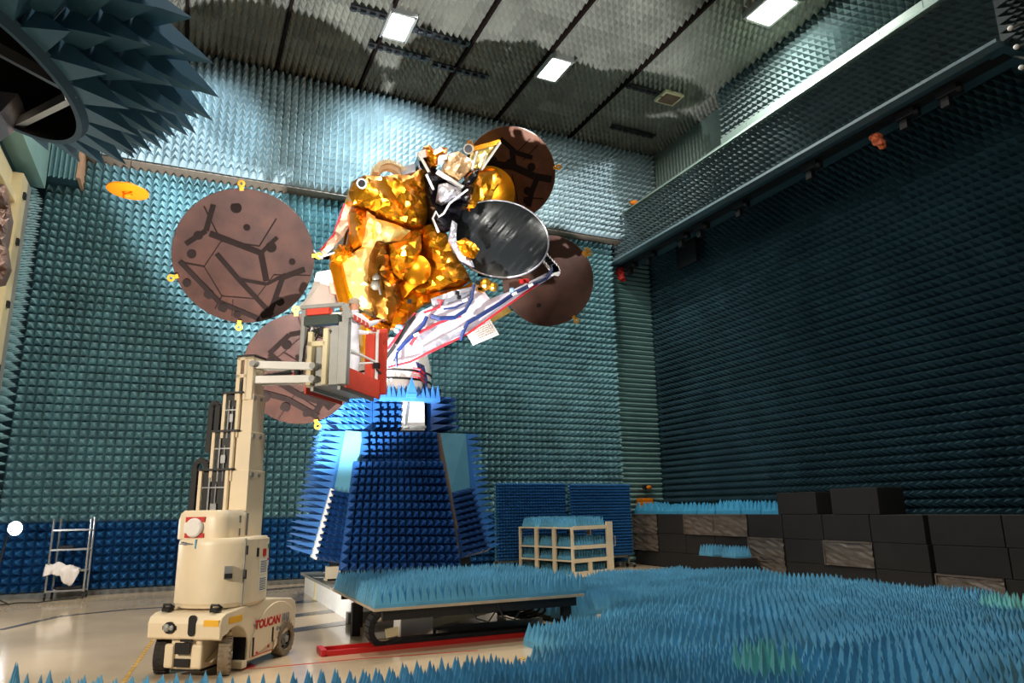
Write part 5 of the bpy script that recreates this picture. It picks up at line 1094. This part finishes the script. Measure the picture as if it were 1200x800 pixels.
refl(642, 329, 17.2, 53, (.02, -.02), [], [(-.2, -.55, .05)], mat('plain_bronze', (62, 38, 28), .36, .5, var=.28, scale=2.4, bump=.15, bscale=90), (34, 306, 38), 4, at(560, 320, 18.0))
# comb shaped white bracket at the right end of the radiator
m = MB()
for k in range(8):
    t = k/7; px = lerp(640, 655, min(1, t*1.2)); py = lerp(299, 319, t)
    m.bar(at(px-9, py+1, 16.2), at(px, py-1.5, 16.2), .07, .16)
m.bar(at(640, 304, 16.25), at(650, 319, 16.25), .12, .16); m.bar(at(646, 318, 16.25), at(655, 320, 16.25), .10, .14); part(m, 'comb_bracket', WHITE)
m = MB()
for px, py in ((612, 330), (616, 329)): m.box(at(px, py, 15.85), (.16, .08, .10))
part(m, 'red_tag', REDP)
# ================================================================== SERRATED FEED TURRET at the upper left
cT = Vector(_C+ray(-49, 60)*8.2); RT = 142/FPX*8.2
th = math.acos(66/163); dn = Vector(_r*-.40+_u*-.92); nT = (-Vector(_f)*math.cos(th)+dn*math.sin(th)).normalized()
TU = thing('feed_turret', 'dark round feed opening ringed with long blue foam spikes at the upper left corner', 'feed turret', cT)
m = MB(); m.lathe([(RT, 0), (RT, -.25), (RT*.9, -1.2), (RT*.5, -1.5), (.001, -1.5)], cT, nT, 56); m.lathe([(RT, 0), (RT*.985, 0), (RT*.97, -.2), (RT*.88, -1.15), (.001, -1.2)], cT, nT, 56); part(m, 'drum', BLACKP, TU)
m = MB(); m.lathe([(RT*.98, .01), (RT*1.03, .01), (RT*1.05, -.12), (RT, -.14)], cT, nT, 64); part(m, 'rim', mat('slate_foam', (60, 92, 112), .6, var=.1), TU, smooth='auto')
Xt = nT.orthogonal().normalized(); Yt = nT.cross(Xt); SP = mat('slate_blue_foam', (60, 108, 134), .6, var=.12, scale=3)
rg = random.Random(2)
for row in range(5):
    nS = 24; rb_ = RT*(1.0+.06*row); zb = -.08-.26*row
    for k in range(nS):
        t = 2*math.pi*(k+.5*(row % 2))/nS; dt = math.pi/nS*.98
        u = Xt*math.cos(t)+Yt*math.sin(t); L = .66+.03*row
        base = [cT+(Xt*math.cos(t+s*dt)+Yt*math.sin(t+s*dt))*rb_+nT*(zb+z) for s, z in ((-1, 0), (1, 0), (1, -.32), (-1, -.32))]
        tip = cT+u*(rb_+L)+nT*(zb-.10)
        p = tip-Vector(_C); z = p.dot(Vector(_f)); 
        px = 600+FPX*p.dot(Vector(_r))/z if z > 0 else -999; py = 400-FPX*p.dot(Vector(_u))/z if z > 0 else -999
        if px < -60 or py < -140: continue
        m = MB(); m.add(base+[tip], [(0, 1, 4), (1, 2, 4), (2, 3, 4), (3, 0, 4), (3, 2, 1, 0)]); fixn(part(m, 'foam_spike', SP, TU))
def onT(px, py, off=-.1):      # a point on the opening plane
    d = Vector(ray(px, py)); t = (cT+nT*off-Vector(_C)).dot(nT)/d.dot(nT); return Vector(_C)+d*t
m = MB(); m.bar(onT(-20, 48), onT(86, 105), .085, .12); m.bar(onT(86, 112), onT(-10, 160), .085, .12); m.box(onT(84, 108), (.12, .12, .16)); part(m, 'strut_or_shade', ALU, TU)
m = MB(); q = [onT(x, y, .1) for x, y in ((-30, 128), (0, 132), (6, 142), (11, 158), (0, 166), (-30, 168))]; m.prism(q, nT*-.35); fixn(part(m, 'foil_cover', SILV, TU))
part(MB().tube([cT-nT*1.4, Vector((cT.x-.4, cT.y+.6, 16.3))], .25, 14).tube([cT-nT*1.4+Vector((-.6, 0, 0)), Vector((cT.x-1.6, cT.y+.8, 16.3))], .12, 12), 'hanger', GREYM, TU)
# ================================================================== LADDER RACK, TOWEL, LAMP at the left
YL = 22.1
LD = thing('step_rack', 'narrow aluminium ladder rack on casters against the blue wall band', 'rack', at(74, 700, YL))
za = .07; rail = []
m = MB(); lx0, lx1 = at(52, 700, YL).x, at(97, 697, YL).x; zt = at(66, 608, YL).z; 
for x, y in ((lx0, YL), (lx0+.12, YL+.3), (lx1, YL), (lx1+.05, YL+.3)): part(MB().tube([(x, y, .14), (x, y, zt if y == YL else zt+.03)], .028, 8), 'rail', ALU, LD); part(MB().cyl((x-.02, y-.03, .07), (x+.02, y-.03, .07), .07, 14).box((x, y-.01, .12), (.05, .05, .1)), 'caster', DARK, LD)
for k, py in enumerate((621, 644, 669, 692)):
    z = at(75, py, YL).z; part(MB().bar((lx0, YL, z), (lx1, YL, z), .05, .04).bar((lx0+.12, YL+.3, z), (lx1+.05, YL+.3, z), .04, .04).box(((lx0+lx1)/2+.04, YL+.15, z-.005), (lx1-lx0, .3, .02)), 'rung', ALU, LD)
z = at(75, 669, YL).z; zc = z+.03
m = MB(); nx, ny = 18, 16; x0_, x1_ = at(53, 665, YL).x, at(93, 665, YL).x; vs = []; rg = random.Random(8)
for i in range(nx+1):
    for j in range(ny+1):
        u, v = i/nx, j/ny; x = lerp(x0_, x1_, u); y = YL+.22-.34*min(v/.6, 1)-.03*max(0, v-.6); drop = max(0, v-.6)/.4
        hl = .10+.26*max(0, min(1, (u-.48)*9))*max(0, min(1, (.98-u)*14)); zz = zc+.16*math.sin(math.pi*min(1, v/.65))*(.6+.4*math.sin(u*5))-hl*drop+rg.uniform(-.012, .012)+.03*math.sin(u*17+v*4)
        vs.append((x, y-.05*math.sin(u*23)*drop, zz))
m.add(vs, [(i*(ny+1)+j, (i+1)*(ny+1)+j, (i+1)*(ny+1)+j+1, i*(ny+1)+j+1) for i in range(nx) for j in range(ny)])
o = m.build('towel', CLOTH, smooth=True); tag(o, 'white towel draped over the third rung of the ladder rack', 'towel')
sm = o.modifiers.new('thick', 'SOLIDIFY'); sm.thickness = .025
tag(MB().mm((lx0+.15, YL+.05, at(75, 644, YL).z+.025), (lx0+.5, YL+.2, at(75, 644, YL).z+.1)).build('tool_case', DARK, bevel=.02), 'small dark case lying on the second rung of the ladder rack', 'case')
tag(MB().mm((lx0+.2, YL+.02, at(75, 692, YL).z+.025), (lx1-.05, YL+.22, at(75, 692, YL).z+.1)).build('tool_case', DARK, bevel=.02), 'long dark case lying on the lowest rung of the ladder rack', 'case')
YF = 21.2; pl = at(17, 619, YF); FL = thing('floor_lamp', 'glowing work lamp on a thin bent stand by the left wall', 'lamp', (pl.x-.3, YF, 0))
pts = [(pl.x-.28, YF, .03), (pl.x-.24, YF, .5), (pl.x-.2, YF, 1.0), (pl.x-.16, YF, 1.35), (pl.x-.10, YF, pl.z-.12), (pl.x, YF, pl.z)]
part(MB().tube(pts, .022, 8), 'stand', DARK, FL)
m = MB()
for k in range(3): t = k*2.094+.4; m.tube([(pl.x-.28, YF, .25), (pl.x-.28+.4*math.cos(t), YF+.4*math.sin(t), .02)], .018, 6)
part(m, 'tripod_foot', DARK, FL)
part(MB().lathe([(.05, -.14), (.16, .0), (.165, .02), (.15, .0), (.045, -.12)], pl, (.55, -.75, .1), 24), 'lamp_shade', ALU, FL)
part(MB().sphere(pl+Vector((.02, -.03, 0)), .085, 16, 12), 'bulb', mat('bulb_glow', (255, 250, 255), emit=(240, 245, 255), estr=120, var=0), FL, smooth=True)
tag(MB().tube([(pl.x-.2, YF+.2, .02), (pl.x+.2, YF+.5, .02), (pl.x+.6, YF+.3, .02), (pl.x+.9, YF+.6, .02), (pl.x+1.4, YF+.8, .02)], .015, 6).build('cord', DARK), 'dark cord lying on the floor from the work lamp', 'cord')
# ================================================================== LIGHT
def spot(loc, target, energy, size, col=(1, 1, 1), blend=.25, rad=.12):
    ld = bpy.data.lights.new('flood_or_fill_light', 'SPOT'); ld.energy = energy; ld.spot_size = math.radians(size); ld.spot_blend = blend; ld.color = col; ld.shadow_soft_size = rad
    o = bpy.data.objects.new('flood_or_fill_light', ld); COL.objects.link(o); o.location = loc; d = Vector(target)-Vector(loc); o.rotation_euler = d.to_track_quat('-Z', 'Y').to_euler(); return o
def area(loc, target, energy, sx, sy, col=(1, 1, 1)):
    ld = bpy.data.lights.new('hall_light', 'AREA'); ld.shape = 'RECTANGLE'; ld.size = sx; ld.size_y = sy; ld.energy = energy; ld.color = col
    o = bpy.data.objects.new('hall_light', ld); COL.objects.link(o); o.location = loc; d = Vector(target)-Vector(loc); o.rotation_euler = d.to_track_quat('-Z', 'Y').to_euler(); return o
spot((.15, 12.9, .35), (3.0, 17.5, 8.8), 19000, 64, (.97, .97, 1), .35, .1)
spot((-.2, 13.4, .5), (3.3, 16.5, 1.8), 600, 70, (.95, .97, 1), .6, .1)
spot((5.6, 16.5, 16.1), (5.6, 22.4, 13.2), 9500, 62, (.84, .92, 1), 1.0, .3)  # added spot without a known lamp, brightens the upper wall behind the satellite
spot((.6, 17.0, 16.1), (-.1, 22.4, 13.6), 4600, 46, (.84, .92, 1), 1.0, .3)  # second added spot, makes the lit wedge left on the upper wall
spot((2.0, -2.0, 2.6), (4.4, 17.3, 8.2), 7000, 24, (1, .96, .9), .4, .2)
ld = bpy.data.lights.new('side_lamp', 'POINT'); ld.energy = 260; ld.shadow_soft_size = .2; lo = bpy.data.objects.new('side_lamp', ld); COL.objects.link(lo); lo.location = (-4.2, 16.5, 2.2)
spot((-4.4, 12.5, 4.5), (-3.0, 13.2, 0), 900, 50, (.95, .97, 1), .8, .2)
spot((-6.0, 6.0, 4.0), (.8, 12.0, 2.0), 2500, 60, (1, .88, .72), .6, .3)
for x, y in ((-1, 7), (6, 6), (1, 13)):
    area((x, y, ZC-.45), (x, y, 0), 560, 1.2, 1.2, (1, .95, .86))
w = bpy.data.worlds.new('world'); scn.world = w; w.use_nodes = True
w.node_tree.nodes['Background'].inputs[0].default_value = (.5, .62, .75, 1); w.node_tree.nodes['Background'].inputs[1].default_value = .05
vs_ = scn.view_settings; vs_.view_transform = 'Standard'; vs_.look = 'None'; vs_.exposure = 0.0; vs_.gamma = 1.0
try: vs_.use_curve_mapping = False
except Exception: pass
scn.cycles.use_denoising = True; scn.cycles.sample_clamp_indirect = 6.0; scn.cycles.max_bounces = 6
